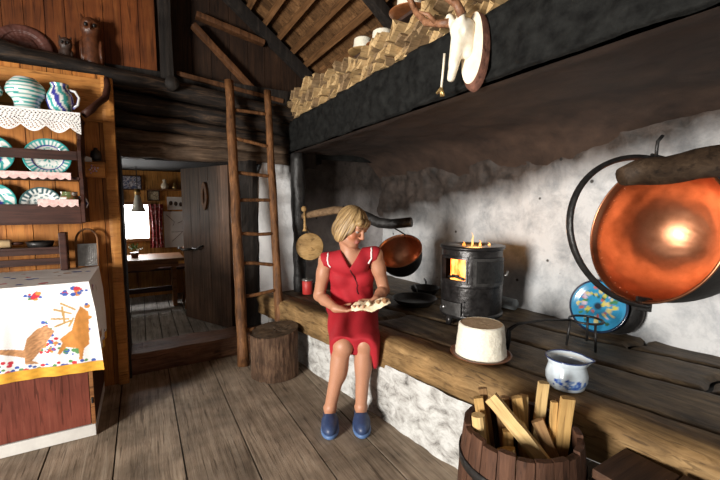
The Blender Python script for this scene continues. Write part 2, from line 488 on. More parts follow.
# log wall over the doorway
bm = bmesh.new()
logs = [((-1.3, 3.62, 2.46), (1.42, 3.70, 2.225), .078, 0), ((-.5, 3.68, 2.215), (1.6, 3.72, 2.075), .072, 1),
        ((-.5, 3.68, 2.065), (1.6, 3.72, 1.965), .066, 2)]
for a, c, r_, s_ in logs: tube(bm, log_pts(a, c, 26, .025, s_ * 5.), r_, 14, True, 1., .22, s_ + 1)
struct('wall_back', bm, 'smoked_log', True)
bm = bmesh.new()
tube(bm, log_pts((-.5, 3.68, 1.925), (1.3, 3.71, 1.885), 26, .02, 7.), .056, 14, True, 1., .2, 9)
tube(bm, log_pts((-.5, 3.66, 1.81), (1.3, 3.70, 1.80), 26, .02, 8.), .068, 14, True, 1., .2, 12)
struct('wall_back.001', bm, 'weathered_log', True)
bm = bmesh.new(); box(bm, -1.9, 1.66, 3.80, 3.86, 1.742, 2.50); box(bm, -1.6, .1, 3.64, 3.82, 2.30, 2.335); struct('trim_3', bm, 'dark_post')
bm = bmesh.new(); hewn(bm, (.875, 3.74, 0), (.875, 3.74, 1.80), .20, .2, 24, 4, .02, 7, 3); struct('trim_4', bm, 'dark_post')
# white plaster pier between door and hearth, top corner rounded and sooty
bm = bmesh.new()
out = [(.985, 0), (1.40, 0), (1.40, 1.83), (1.10, 1.83), (1.04, 1.76), (1.0, 1.64), (.985, 1.5)]
prism(bm, [(x, z) for x, z in out], 3.66, 3.95, Matrix(((1, 0, 0, 0), (0, 0, 1, 0), (0, 1, 0, 0), (0, 0, 0, 1))))
struct('wall_pier', bm, 'pier_plaster')
# sill log of the doorway
bm = bmesh.new(); hewn(bm, (-.26, 3.58, .075), (1.12, 3.58, .075), .32, .19, 30, 4, .018, 5, 2); struct('trim_5', bm, 'sill_log')
# gable over the log wall
bm = bmesh.new(); planks(bm, 'z', -1.9, 2.4, 2.40, 4.6, 3.93, 3.96, .17, .004, .7, 1.1); box(bm, -2., 2.5, 3.965, 3.99, 1.9, 4.6, tint=.3); struct('wall_gable', bm, 'gable_dark')
bm = bmesh.new(); planks(bm, 'z', -.94, .19, 2.36, 4.2, 3.84, 3.87, .125, .004, .85, 1.1); struct('wall_gable.001', bm, 'gable_red')
# the post that stands on the log wall, with the round log end at its foot
t = thing('roof_post', 'dark square roof post standing on the log wall above the doorway', 'post', (.255, 3.78, 2.40))
bm = bmesh.new(); hewn(bm, (.255, 3.78, 2.40), (.255, 3.78, 4.2), .13, .1, 20, 3, .006, 5, 4); finish('shaft', bm, 'dark_post', t)
bm = bmesh.new(); tube(bm, [(.275, 3.52, 2.345), (.275, 3.56, 2.345), (.275, 3.75, 2.36)], [.052, .058, .058], 16, True, 1, .1, 3); o = finish('log_end', bm, 'dark_post', t, True)
# braces
def beamthing(name, label, cat, a, c, w, h, mat, amp=.006, n=18, up=(0, 0, 1)):
    bm = bmesh.new(); hewn(bm, a, c, w, h, n, 3, amp, 6, a[0] * 3, up)
    return tag(finish(name, bm, mat), label, cat)
beamthing('roof_brace', 'slanting brown brace on the dark gable boards, its foot behind the ladder top', 'brace', (.49, 3.86, 2.97), (1.07, 3.86, 2.43), .05, .08, 'brace_wood', .004, up=(0, 1, 0))
beamthing('roof_brace', 'short level dark brown brace at the head of the slanting brace', 'brace', (.52, 3.875, 3.07), (1.14, 3.875, 2.95), .05, .085, 'brace_wood', .004, up=(0, 1, 0))
beamthing('wall_plate', 'reddish board lying along the top log behind the ladder', 'board', (.33, 3.80, 2.50), (1.30, 3.82, 2.395), .04, .07, 'brace_wood', .004, up=(0, 1, 0))

# roof: shingle boards, battens under them, rafters
def rz(x): return 3.26 - .755 * (x - .98)
bm = bmesh.new()
sl = V((1, 0, -.755)).normalized(); nn = V((.755, 0, 1)).normalized()
for row in range(24):
    y = -1.6
    while y < 3.95:
        w_ = random.uniform(.10, .2); y2 = min(y + w_ - .004, 3.97)
        s0 = -1.35 + row * .17
        c0 = V((.98, 0, 3.26)) + sl * s0 + nn * (.03 + random.uniform(0, .006)); c1 = c0 + sl * .19 + nn * .012
        t_ = random.uniform(.55, 1.25)
        q = [bm.verts.new((p.x, yy, p.z)) for p in (c0, c1) for yy in (y, y2)]
        q2 = [bm.verts.new((v.co.x + nn.x * .012, v.co.y, v.co.z + nn.z * .012)) for v in q]
        fs = [bm.faces.new((q[0], q[1], q[3], q[2])), bm.faces.new((q2[0], q2[2], q2[3], q2[1])), bm.faces.new((q[2], q[3], q2[3], q2[2]))]
        tint_faces(bm, t_, fs); y = y2 + .004
box(bm, -.15, .0, -1.6, 3.97, 4.30, 4.34, tint=.2)
# the other slope, over the camera's left
for k in range(24):
    x0 = -3.76 + k * .16; z0 = 4.30 - .5 * (-.12 - x0)
    q = [bm.verts.new(p) for p in ((x0, -1.6, z0), (x0 + .165, -1.6, z0 + .082), (x0 + .165, 3.97, z0 + .082), (x0, 3.97, z0))]
    tint_faces(bm, .5, [bm.faces.new(q)])
roof = struct('ceiling', bm, 'roof_wood')
def batten(x):
    bm = bmesh.new()
    M = Matrix((sl, V((0, 1, 0)), nn)).transposed().to_4x4(); M.translation = V((x, 0, rz(x)))
    box(bm, -.026, .026, -1.6, 3.93, -.024, .026, M)
    finish('batten', bm, 'batten_wood', roof)
for x in [.1, .25, .4, .55, .70, .85, 1.0, 1.15, 1.29, 1.43, 1.57, 1.71, 1.86, 2.0, 2.15]: batten(x)
for yy, lab, w_ in ((3.86, 'black rafter along the gable wall where the roof meets it', .10), (2.38, 'grey rafter crossing the battens above the cheeses', .075)):
    a = V((.05, yy, rz(.05))) - nn * .075; c = V((2.05, yy, rz(2.05))) - nn * .075
    bm = bmesh.new(); hewn(bm, a, c, w_, .095, 16, 3, .004, 5, yy, (0, 1, 0))
    tag(finish('rafter', bm, 'dark_post'), lab, 'rafter')

# hearth wall and far niche wall
RX = 2.65
bm = bmesh.new()
def hw(u, v):
    y = -1.6 + 5.7 * u; z = .25 + 1.95 * v
    lump = max(0, min(1, (z + .17 * y - 1.80) / .14)) * max(0, min(1, (y + 1.2)))
    x = RX + .025 * fbm((0, y, z), 2.2) - lump * (.05 + .05 * fbm((3, y, z), 4.5, 4))
    return (x, y, z)
grid(bm, hw, 220, 110); bmesh.ops.recalc_face_normals(bm, faces=bm.faces)
struct('wall_right', bm, 'hearth_plaster', True)
bm = bmesh.new()
grid(bm, lambda u, v: (1.20 + 1.55 * u, 4.0 + .03 * fbm((1.3 + 1.5 * u, 7, 2 * v), 2.4), .25 + 1.95 * v), 60, 70)
struct('wall_niche', bm, 'niche_plaster', True)
# inner room
bm = bmesh.new()
planks(bm, 'z', -1.9, -.42, .12, 2.0, 5.8, 5.84, .12, .004, .8, 1.1); planks(bm, 'z', .10, 1.75, .12, 2.0, 5.8, 5.84, .12, .004, .8, 1.1)
planks(bm, 'z', -.42, .10, .12, .90, 5.8, 5.84, .12, .004, .8, 1.1); planks(bm, 'z', -.42, .10, 1.36, 2.0, 5.8, 5.84, .12, .004, .8, 1.1)
box(bm, -1.9, -.46, 5.845, 5.87, .1, 2, tint=.2); box(bm, .14, 1.75, 5.845, 5.87, .1, 2, tint=.2); box(bm, -.46, .14, 5.845, 5.87, .1, .87, tint=.2); box(bm, -.46, .14, 5.845, 5.87, 1.39, 2, tint=.2)
struct('wall_inner_back', bm, 'inner_pine')
bm = bmesh.new(); planks(bm, 'zx', 3.86, 5.8, .12, 2.0, -1.9, -1.86, .14, .004); planks(bm, 'zx', 4.08, 5.8, .12, 2.0, 1.70, 1.74, .14, .004); box(bm, 1.745, 1.76, 4.05, 5.8, .1, 2, tint=.2); box(bm, -1.92, -1.905, 3.86, 5.8, .1, 2, tint=.2)
struct('wall_inner_side', bm, 'inner_pine')
bm = bmesh.new(); box(bm, -1.95, 1.75, 3.86, 5.9, 1.80, 1.85); struct('ceiling.001', bm, 'gable_dark')
win = thing('window_1', 'small bright window in the back wall of the inner room', 'window', (-.16, 5.8, .9)); win['kind'] = 'structure'
del win['label']; del win['category']
bm = bmesh.new()
for d in ((-.45, -.41, 5.76, 5.84, .87, 1.39), (.09, .13, 5.76, 5.84, .87, 1.39), (-.41, .09, 5.76, 5.84, .87, .91), (-.41, .09, 5.76, 5.84, 1.35, 1.39)): box(bm, *d)
finish('window_frame', bm, 'furniture_wood', win)
bm = bmesh.new(); box(bm, -.41, .09, 5.80, 5.805, .91, 1.35); finish('window_pane', bm, 'daylight_pane', win)
# the door leaf standing open into the inner room
hx, hy = .775, 3.80
ang = math.atan2(4.50 - 3.80, .425 - .775)
door = bpy.data.objects.new('door_1', None); COL.objects.link(door); door['kind'] = 'structure'
door.location = (hx, hy, .13); door.rotation_euler = (0, 0, ang)
bm = bmesh.new()
for k in range(5): box(bm, .155 * k + .002, .155 * (k + 1) - .002, .0, .045, 0, 1.60, tint=random.uniform(.75, 1.15))
finish('door_leaf', bm, 'dark_door', door, world=False)
bm = bmesh.new()
tube(bm, [(.60, .05, .76), (.60, .085, .76), (.62, .10, .757), (.70, .105, .745), (.76, .10, .765), (.80, .10, .75)], [.012, .012, .013, .012, .010, .008], 8)
tube(bm, [(.42, .05, .80), (.45, .07, .79), (.50, .075, .765), (.56, .07, .775), (.60, .06, .76)], .010, 8)
finish('door_handle', bm, 'iron', door, True, world=False)
bm = bmesh.new()
M = Matrix.Translation((.36, .046, 1.31)) @ Matrix.Rotation(-PI / 2, 4, 'X')
ov = [(.048 * math.cos(a), .125 * math.sin(a) * (1 + .12 * abs(math.sin(a)) ** 6)) for a in [2 * PI * k / 28 for k in range(28)]]
inn = [(x * .33, z * .55) for x, z in ov]
for (o0, o1) in ((0, .018),):
    n = len(ov)
    def rr(lst, d): return [bm.verts.new((.36 + x, .046 + d, 1.31 + z)) for x, z in lst]
    A, B, C_, D_ = rr(ov, 0), rr(ov, .018), rr(inn, .018), rr(inn, 0)
    for i in range(n):
        j = (i + 1) % n
        bm.faces.new((A[i], A[j], B[j], B[i])); bm.faces.new((B[i], B[j], C_[j], C_[i])); bm.faces.new((C_[i], C_[j], D_[j], D_[i]))
bmesh.ops.recalc_face_normals(bm, faces=bm.faces)
finish('door_escutcheon', bm, 'furniture_wood', door, world=False)

# ------------------------------------------------------------------ hood
hood = thing('chimney_hood', 'massive black sooty hood over the hearth carrying stacked firewood on its edge', 'chimney hood', (1.30, 1.5, 1.84))
bm = bmesh.new()
def hf(u, v):
    y = -1.6 + 5.5 * u
    # v runs up the front then over the top
    if v < .62: z = 1.85 + .325 * v / .62; x = 1.30
    else: z = 2.175; x = 1.30 + (RX - 1.30) * (v - .62) / .38
    a = .026 * fbm((5, y, z * 1.4 + x), 5.5, 5) - .008 * abs(mn.noise(V((1, y * 9, z * 9))))
    if v >= .62: return (x, y, z + a * .12 * 0)
    e = min(v, .62 - v) / .62
    return (x + a + .02 * max(0, .08 - e) / .08, y, z - (.02 * max(0, .06 - v) / .06 if v < .06 else 0) * -1)
grid(bm, hf, 300, 44)
bmesh.ops.recalc_face_normals(bm, faces=bm.faces)
finish('front', bm, 'hood_front', hood, True)
bm = bmesh.new()
def hu(u, v):
    y = -1.6 + 5.6 * u; x = 1.32 + (RX - 1.30) * v
    z = 1.862 + .06 * math.sin(PI * v) - (.05 + .22 * max(0, min(1, (y - .95) / .6))) * max(0, (v - .70) / .30) ** 2 + .03 * max(0, v - .6) * fbm((x, y, 8), 6, 4) + .02 * fbm((x, y, 3), 3, 4)
    if v < .06: z = 1.862
    return (x, y, z)
grid(bm, hu, 160, 40); bmesh.ops.recalc_face_normals(bm, faces=bm.faces)
finish('underside', bm, 'hood_under', hood, True)
bm = bmesh.new(); box(bm, 1.31, RX, 3.88, 3.90, 1.85, 2.17); finish('end_board', bm, 'hood_front', hood)

# charred post under the hood's far corner
bm = bmesh.new(); tube(bm, log_pts((1.37, 3.58, .47), (1.36, 3.58, 1.85), 22, .03, 4.), [.06] * 10 + [.066] * 12, 14, True, 1, .25, 4)
tag(finish('hood_post', bm, 'charred', smooth=True), 'charred log post under the far corner of the black hood', 'post')

# ------------------------------------------------------------------ hearth bench
def xf(y): return 1.36 - .18 * (y - 1.31)
def zt(y): return .53 - .02 * (y - 1.31)
def xs(y): return 1.345 - .13 * (y - 1.28)
Y0, Y1 = -.9, 3.62
hearth = thing('hearth_bench', 'long raised hearth with a hewn timber edge on whitewashed stone', 'hearth', (1.4, 1.4, 0))
bm = bmesh.new()
n = 90
prof = [(0, -.175), (.006, -.10), (.0, -.03), (.018, 0), (.10, .004), (.21, -.002), (.21, -.175)]
rings = []
for i in range(n + 1):
    y = Y0 + (Y1 - Y0) * i / n; rg = []
    for k, (dx, dz) in enumerate(prof):
        p = V((xf(y) + dx, y, zt(y) + dz))
        am = .014 if k < 4 else (.006 if k < 6 else 0)
        rg.append(bm.verts.new(p + V((am * fbm(p + V((k * .3, 0, 0)), 4), 0, (am if k not in (3, 4, 5) else .005) * fbm(p + V((9, k * .3, 0)), 5)))))
    rings.append(rg)
for a, c in zip(rings, rings[1:]):
    for k in range(len(prof)): bm.faces.new((a[k], a[(k + 1) % len(prof)], c[(k + 1) % len(prof)], c[k]))
bm.faces.new(rings[0]); bm.faces.new(rings[-1][::-1]); bmesh.ops.recalc_face_normals(bm, faces=bm.faces)
finish('timber_edge', bm, 'bench_timber', hearth, True)
bm = bmesh.new()
grid(bm, lambda u, v: (xs(Y0 + (Y1 - Y0) * u) + .018 * fbm((1, (Y0 + (Y1 - Y0) * u), v * .5), 5, 4), Y0 + (Y1 - Y0) * u, v * (zt(Y0 + (Y1 - Y0) * u) - .15)), 220, 26)
bmesh.ops.recalc_face_normals(bm, faces=bm.faces)
finish('stone_base', bm, 'whitewash', hearth, True)
# slabs: strips along the bench, cut crosswise
strips = [(.215, .62), (.625, 1.0), (1.005, None)]
for si, (a, c) in enumerate(strips):
    cy = [[-.9, .42, 1.5, 2.3, 3.95], [-.9, .62, 1.9, 3.95], [-.9, 1.05, 2.5, 3.95]][si]
    for y0, y1 in zip(cy, cy[1:]):
        bm = bmesh.new()
        def sf(u, v, y0=y0, y1=y1, a=a, c=c):
            y = y0 + .008 + (y1 - y0 - .016) * u
            x0 = xf(y) + a + .008 + (.035 * mn.noise(V((y * 1.7, a * 9, 0))) if a > .3 else 0); x1 = (xf(y) + c - .002 + .035 * mn.noise(V((y * 1.7, (c + .005) * 9, 0)))) if c else RX + .06
            y += .06 * mn.noise(V((v * 2.2, (y0 if u < .5 else y1) * 7, 3))) * abs(2 * u - 1) ** 2
            e = min(u * (y1 - y0), (1 - u) * (y1 - y0), v * .35, (1 - v) * .35)
            x = x0 + (x1 - x0) * v
            return (x, y, zt(y) - .006 + .007 * fbm((x, y, 1), 5, 4) - .02 * max(0, 1 - e / .02))
        grid(bm, sf, 50, 20); bmesh.ops.recalc_face_normals(bm, faces=bm.faces)
        finish('hearth_slab', bm, 'hearth_slab', hearth, True)
bm = bmesh.new()
grid(bm, lambda u, v: (xf(Y0 + 4.85 * u) + .1 + (RX - xf(Y0 + 4.85 * u)) * v, Y0 + 4.85 * u, zt(Y0 + 4.85 * u) - .045), 20, 4)
finish('slab_bed', bm, 'soot', hearth)
#@@LIGHTS
# ================================================================== LADDER, STUMP, CABINET CORNER
def L(a, c, t): return V(a).lerp(V(c), t)
t = thing('ladder', 'rustic wooden pole ladder leaning on the log wall beside the doorway', 'ladder', (.86, 3.15, 0))
la, lb = (.69, 3.13, .012), (.722, 3.53, 2.43); ra, rb = (1.03, 3.17, .012), (1.068, 3.55, 2.40)
for a, c, s_ in ((la, lb, 1), (ra, rb, 5)):
    bm = bmesh.new(); tube(bm, log_pts(a, c, 24, .025, s_ * 2.), [(.048 if s_ == 1 else .042) - .012 * i / 23 for i in range(24)], 10, True, 1, .18, s_)
    finish('rail', bm, 'ladder_wood', t, True)
for k, q in enumerate((.115, .235, .345, .455, .565, .675, .79, .90)):
    bm = bmesh.new(); a, c = L(la, lb, q + .004 * (-1) ** k), L(ra, rb, q + .01 * math.sin(k * 2))
    d = (c - a).normalized() * .03
    tube(bm, log_pts(a - d * .3, c + d * .3, 6, .012, k + .5), [.013, .016, .016, .015, .016, .012], 8)
    finish('rung', bm, 'ladder_wood', t, True)

t = thing('chopping_block', 'cut log stump with rough bark standing on the floor beside the ladder', 'stump', (.885, 2.885, 0))
bm = bmesh.new()
def st(u, v):
    a = 2 * PI * u; r = .185 + .014 * mn.noise(V((math.cos(a) * 1.5, math.sin(a) * 1.5, 2))) + .007 * abs(mn.noise(V((math.cos(a) * 9, math.sin(a) * 9, v * 1.2)))) + .010 * (v - .5) ** 2
    if abs(u - .62) < .012: r -= .012
    return (.885 + r * math.cos(a), 2.885 + r * math.sin(a), .003 + .36 * v + (.02 * math.cos(a) if v > .96 else 0))
grid(bm, st, 160, 24); bmesh.ops.remove_doubles(bm, verts=bm.verts, dist=.0005); bmesh.ops.recalc_face_normals(bm, faces=bm.faces)
finish('bark', bm, 'stump_bark', t, True)
bm = bmesh.new()
def tp(u, v):
    p = st(u, 1.0); q = .04 + .96 * v
    return (.885 + (p[0] - .885) * q, 2.885 + (p[1] - 2.885) * q, .362 + .02 * q * math.cos(2 * PI * u) + .006 * fbm((math.cos(2 * PI * u) * q, math.sin(2 * PI * u) * q, 0), 4))
grid(bm, tp, 60, 10); finish('sawn_top', bm, 'stump_top', t, True)

# cabinet
CX0, CX1, CY0, CY1 = -1.30, -.285, 2.61, 3.24
t = thing('cabinet', 'low red-brown veneered cabinet on a white plinth under the printed tablecloth', 'cabinet', (-.8, 2.9, 0))
finish('plinth', bbox_mesh((CX0, CX1, CY0, CY1, 0, .068), .002), 'white_base', t)
finish('carcass', bbox_mesh((CX0, CX1, CY0 + .018, CY1, .07, .905), .002), 'shelf_dark', t)
finish('door', bbox_mesh((CX0 + .5, CX1 - .02, CY0 - .002, CY0 + .017, .075, .90), .002), 'cabinet_front', t)
finish('door', bbox_mesh((CX0, CX0 + .496, CY0 - .002, CY0 + .017, .075, .90), .002), 'cabinet_front', t)
finish('edge_strip', bbox_mesh((CX1 - .017, CX1 + .002, CY0 - .002, CY0 + .017, .072, .90), .002), 'furniture_wood', t)
bm = bmesh.new()
for z in (.20, .56): tube(bm, [(CX1 - .008, CY0 - .004, z), (CX1 - .008, CY0 - .004, z + .035)], .005, 8)
finish('hinge', bm, 'iron', t)

# printed cloth
def poly_in(p, poly):
    x, y = p; c = False; j = len(poly) - 1
    for i in range(len(poly)):
        xi, yi = poly[i]; xj, yj = poly[j]
        if (yi > y) != (yj > y) and x < (xj - xi) * (y - yi) / (yj - yi) + xi: c = not c
        j = i
    return c
GOLD = (.72, .36, .035); WHITE = (.86, .85, .84)
RED, BLUE, GREEN, BROWN, OCHRE, TAN = (.55, .03, .05), (.04, .10, .40), (.10, .26, .09), (.20, .075, .025), (.58, .24, .05), (.46, .23, .10)
# print coordinates: s = distance left of the cabinet corner, d = distance below the top edge (metres)
eagle = [(.20, .225), (.165, .26), (.19, .30), (.235, .37), (.27, .415), (.24, .44), (.30, .43), (.30, .395), (.45, .33), (.44, .315), (.30, .35), (.285, .29), (.24, .24)]
deer = [(.045, .135), (.01, .17), (.015, .36), (.04, .38), (.05, .44), (.065, .44), (.065, .375), (.12, .36), (.15, .40), (.16, .39), (.135, .335), (.145, .31), (.09, .265), (.07, .19)]
random.seed(5)
blobs = []
def cluster(s, d, rs, rd, n, cols, r0=.006, r1=.014):
    for _ in range(n):
        a = random.uniform(0, 2 * PI); q = random.random() ** .5
        blobs.append((s + rs * q * math.cos(a), d + rd * q * math.sin(a), random.uniform(r0, r1), random.choice(cols)))
MIX = [RED, RED, BLUE, BLUE, GREEN, OCHRE]
cluster(.245, .055, .035, .02, 16, MIX); cluster(.07, .05, .06, .02, 22, MIX); cluster(.42, .10, .02, .02, 8, [RED, RED, GREEN])
for i in range(6): cluster(.205, .215 + i * .03, .012 + .012 * i, .015, 5 + 3 * i, MIX, .005, .011)
cluster(.09, .385, .05, .02, 12, [GREEN, GREEN, BLUE]); cluster(.40, .42, .05, .02, 14, MIX); cluster(.02, .24, .02, .12, 10, MIX)
for k in range(70): blobs.append((k * .0175, .455 - .0 * k + .012 * math.sin(k * 1.9), random.uniform(.008, .013), [BLUE, RED, GREEN, BLUE][k % 4]))
antl = [((.07, .15), (.13, .11)), ((.09, .17), (.16, .14)), ((.10, .20), (.175, .19)), ((.09, .21), (.16, .235)), ((.12, .22), (.125, .13)), ((.08, .2), (.10, .24))]
def seg_d(p, a, c):
    ax, ay = a; bx, by = c; t_ = max(0, min(1, ((p[0] - ax) * (bx - ax) + (p[1] - ay) * (by - ay)) / ((bx - ax) ** 2 + (by - ay) ** 2)))
    return math.hypot(p[0] - ax - t_ * (bx - ax), p[1] - ay - t_ * (by - ay))
HEM = .52
def print_col(s, d):
    if d > HEM - .055: return tuple(c * (1 + .1 * math.sin(s * 90) * math.sin(d * 200)) for c in GOLD)
    if d > HEM - .059: return (.55, .25, .08)
    p = (s, d)
    if poly_in(p, deer): return tuple(c * (1 + .25 * mn.noise(V((s * 60, d * 30, 0)))) for c in OCHRE)
    if poly_in(p, eagle): return tuple(c * (1 + .5 * mn.noise(V((s * 25 + d * 70, d * 70 - s * 60, 0)))) for c in TAN)
    for a, c in antl:
        if seg_d(p, a, c) < .005: return (.50, .30, .10)
    for (bs, bd, r, col) in blobs:
        if abs(s - bs) < r and abs(d - bd) < r and math.hypot(s - bs, (d - bd) * 1.2) < r: return col
    return WHITE
t = tag(thing('tablecloth', 'white tablecloth printed with a deer, an eagle and flowers, gold hem, over the cabinet', 'tablecloth', (-.8, 2.9, .91)), 'white tablecloth printed with a deer, an eagle and flowers, gold hem, over the cabinet', 'tablecloth')
TZ = .915
def wav(s, d): return .006 * math.sin(s * 26 + 1) * min(1, d * 4) + .004 * math.sin(s * 60) * min(1, d * 3) + .008 * d * math.sin(s * 9)
bm = bmesh.new()
F0 = CY0 - .014
def front(u, v):
    s = .98 * u; d = HEM * v * (1 - .10 * s + .0 * s)
    e = math.exp(-s * 10)
    return (CX1 + .014 - s + (.07 * d + .012 * min(1, d * 6)) * e, F0 - .012 * min(1, d * 6) + wav(s, d) - .03 * d * e, TZ + .004 - d)
grid(bm, front, 330, 175); bmesh.ops.recalc_face_normals(bm, faces=bm.faces)
o = finish('front_drop', bm, 'cloth_print', t, True)
ox, oy, oz = t.location
paint(o, lambda c: print_col(CX1 + .014 - (c.x + ox), (TZ + .004 - (c.z + oz)) / (1 - .10 * (CX1 + .014 - (c.x + ox)))))
bm = bmesh.new()
grid(bm, lambda u, v: (CX1 + .014 - .98 * u, F0 + (CY1 - F0 - .02) * v, TZ + .004 + .002 * mn.noise(V((u * 9, v * 6, 1)))), 120, 60)
o = finish('top', bm, 'cloth_print', t, True)
topb = [(random.uniform(-.98, 0), random.uniform(2.62, 3.2), random.uniform(.012, .03), random.choice([RED, BROWN, BROWN, TAN, BLUE])) for _ in range(26)]
def topc(c):
    for (x, y, r, col) in topb:
        if abs(c.x + ox - x - CX1) < r and math.hypot(c.x + ox - x - CX1, c.y + oy - y) < r * (.6 + .5 * abs(mn.noise(c * 40))): return col
    return WHITE
paint(o, topc)
bm = bmesh.new()
def side(u, v):
    y = F0 + (CY1 - F0 - .03) * u; d = HEM * v * (1 - .0 * u)
    e = math.exp(-u * 6)
    return (CX1 + .014 + .012 * min(1, d * 6) + .07 * d * e + .012 * math.sin(y * 34) * min(1, d * 3) * (1 - e), y + (wav(0, d) - .012 * min(1, d * 6) - .03 * d) * e, TZ + .004 - d * (1 - .02 * u))
grid(bm, side, 150, 150); bmesh.ops.recalc_face_normals(bm, faces=bm.faces)
o = finish('side_drop', bm, 'cloth_print', t, True)
paint(o, lambda c: print_col((c.y + oy - F0) * .9 + .14, min(HEM, TZ + .004 - c.z - oz)))

# things on the cabinet against the boards
t = thing('plate_rack', 'dark wooden rack standing on the cabinet against the boards, left of the grater', 'rack', (-.78, 3.2, .92))
for d in ((-1.2, -.47, 3.17, 3.19, .955, 1.0), (-1.2, -.47, 3.17, 3.19, 1.025, 1.065)): finish('slat', bbox_mesh(d, .004), 'shelf_dark', t)
finish('shelf', bbox_mesh((-1.2, -.47, 3.10, 3.20, 1.065, 1.08), .003), 'shelf_dark', t)
for x in (-.47, -1.24): 
    bm = bbox_mesh((x, x + .04, 3.10, 3.20, .922, 1.17), .006); finish('end_post', bm, 'shelf_dark', t)
t = thing('rolling_pin', 'pale wooden rolling pin lying on the dark rack', 'rolling pin', (-.80, 3.15, 1.108))
bm = bmesh.new(); tube(bm, [(-.95, 3.15, 1.108), (-.945, 3.15, 1.108), (-.715, 3.15, 1.108), (-.71, 3.15, 1.108)], [.02, .027, .027, .02], 14); finish('roller', bm, 'rolling_wood', t, True)
bm = bmesh.new(); tube(bm, [(-.71, 3.15, 1.108), (-.69, 3.15, 1.108), (-.655, 3.15, 1.108)], [.008, .011, .008], 10); finish('handle', bm, 'shelf_dark', t, True)
t = thing('frying_pan', 'shallow black pan lying on the dark rack beside the rolling pin', 'pan', (-.57, 3.15, 1.081))
bm = bmesh.new(); lathe(bm, [(0, 0), (.06, 0), (.075, .035), (.072, .035), (.058, .004), (0, .004)], 28, Matrix.Translation((-.57, 3.15, 1.081))); finish('bowl', bm, 'iron', t, True)
t = thing('grater', 'flat tin grater with a bent wooden bow handle standing on the cabinet', 'grater', (-.325, 3.21, .92))
bm = bmesh.new(); ME = Matrix.Translation((-.332, 3.20, .922)) @ Matrix.Rotation(math.radians(-9), 4, 'X')
def gr(u, v):
    x = -.058 + .116 * u; z = .006 + .155 * v; y = -.005 * math.sin(PI * u)
    if abs((u * 11) % 1 - .5) < .25 and abs((v * 15 + (int(u * 11) % 2) * .5) % 1 - .5) < .25 and .06 < u < .94 and .05 < v < .93: y -= .004
    return ME @ V((x, y, z))
grid(bm, gr, 66, 90); finish('perforated_plate', bm, 'tin', t)
bm = bmesh.new()
arc = [(-.062, 0, 0), (-.062, 0, .10), (-.062, 0, .18)] + [(-.062 * math.cos(a), 0, .18 + .085 * math.sin(a)) for a in [PI * k / 12 for k in range(1, 12)]] + [(.062, 0, .18), (.062, 0, .10), (.062, 0, 0)]
tube(bm, [ME @ V(p) for p in arc], .007, 8); finish('bow_handle', bm, 'ladder_wood', t, True)

# ------------------------------------------------------------------ wall shelf with painted pottery
t = thing('wall_shelf', 'dark wooden wall shelf holding painted plates and jugs above the cabinet', 'shelf', (-.75, 3.28, 1.24))
SX0, SX1 = -1.25, -.335
for z, y0 in ((1.925, 3.05), (1.53, 3.08), (1.245, 3.08)): finish('shelf_board', bbox_mesh((SX0, SX1 + (.03 if z > 1.9 else 0), y0, 3.295, z - .018, z), .003), 'shelf_dark', t)
finish('bottom_rail', bbox_mesh((SX0, SX1, 3.06, 3.08, 1.235, 1.355), .004), 'shelf_dark', t)
finish('plate_rail', bbox_mesh((SX0, SX1, 3.06, 3.085, 1.637, 1.695), .006), 'shelf_dark', t)
finish('header_board', bbox_mesh((SX0, -.165, 3.275, 3.296, 1.93, 2.225), .003), 'pine_x', t)
PZ = Matrix(((0, 0, 1, 0), (1, 0, 0, 0), (0, 1, 0, 0), (0, 0, 0, 1)))
side_poly = [(3.296, 1.235), (3.06, 1.235), (3.06, 1.36), (3.085, 1.42), (3.085, 1.52), (3.06, 1.57), (3.06, 1.70), (3.10, 1.78), (3.07, 1.86), (3.05, 1.93), (3.296, 1.93)]
bm = bmesh.new(); prism(bm, side_poly, SX1, SX1 + .022, PZ); bevel(bm, .003, 1); finish('side_panel', bm, 'shelf_dark', t)
bm = bmesh.new(); tube(bm, [(-.163, 3.262, 2.235), (-.158, 3.245, 2.17), (-.172, 3.21, 2.09), (-.215, 3.15, 2.03), (-.25, 3.10, 1.975), (-.285, 3.075, 1.935)], [.016, .022, .022, .020, .024, .022], 10, True, 1.4, .15, 2); finish('corbel', bm, 'shelf_dark', t, True)

def lace(name, label, mat, x0, x1, y, ztop, drop, scal, holes, group=None):
    bm = bmesh.new(); W = x1 - x0; nu = int(W / .004); nv = max(4, int(drop / .004))
    def f(u, v):
        x = x0 + W * u; d = drop * (.72 + .28 * abs(math.sin(PI * x / scal))) * v
        return (x, y + .004 * math.sin(x * 40) * v, ztop - d)
    def sk(u, v):
        if not holes: return False
        x = x0 + W * u
        a = math.sin(x * 2 * PI / .02 + 3 * math.sin(v * 9)) * math.sin(v * drop * 2 * PI / .02)
        return a > .45 and .1 < v < .93
    grid(bm, f, nu, nv, sk)
    return tag(finish(name, bm, mat), label, 'lace edging', group)
lace('lace_edging', 'wide white lace edging hanging from the top shelf board', 'lace_white', SX0, -.305, 3.044, 1.936, .135, .12, True)
lace('lace_edging', 'pink lace edging along the middle shelf below the big plates', 'lace_pink', SX0, -.375, 3.054, 1.555, .045, .045, False)
lace('lace_edging', 'short pink lace edging on the bottom rail under the little jug', 'lace_pink', -.55, -.345, 3.054, 1.385, .048, .045, False)

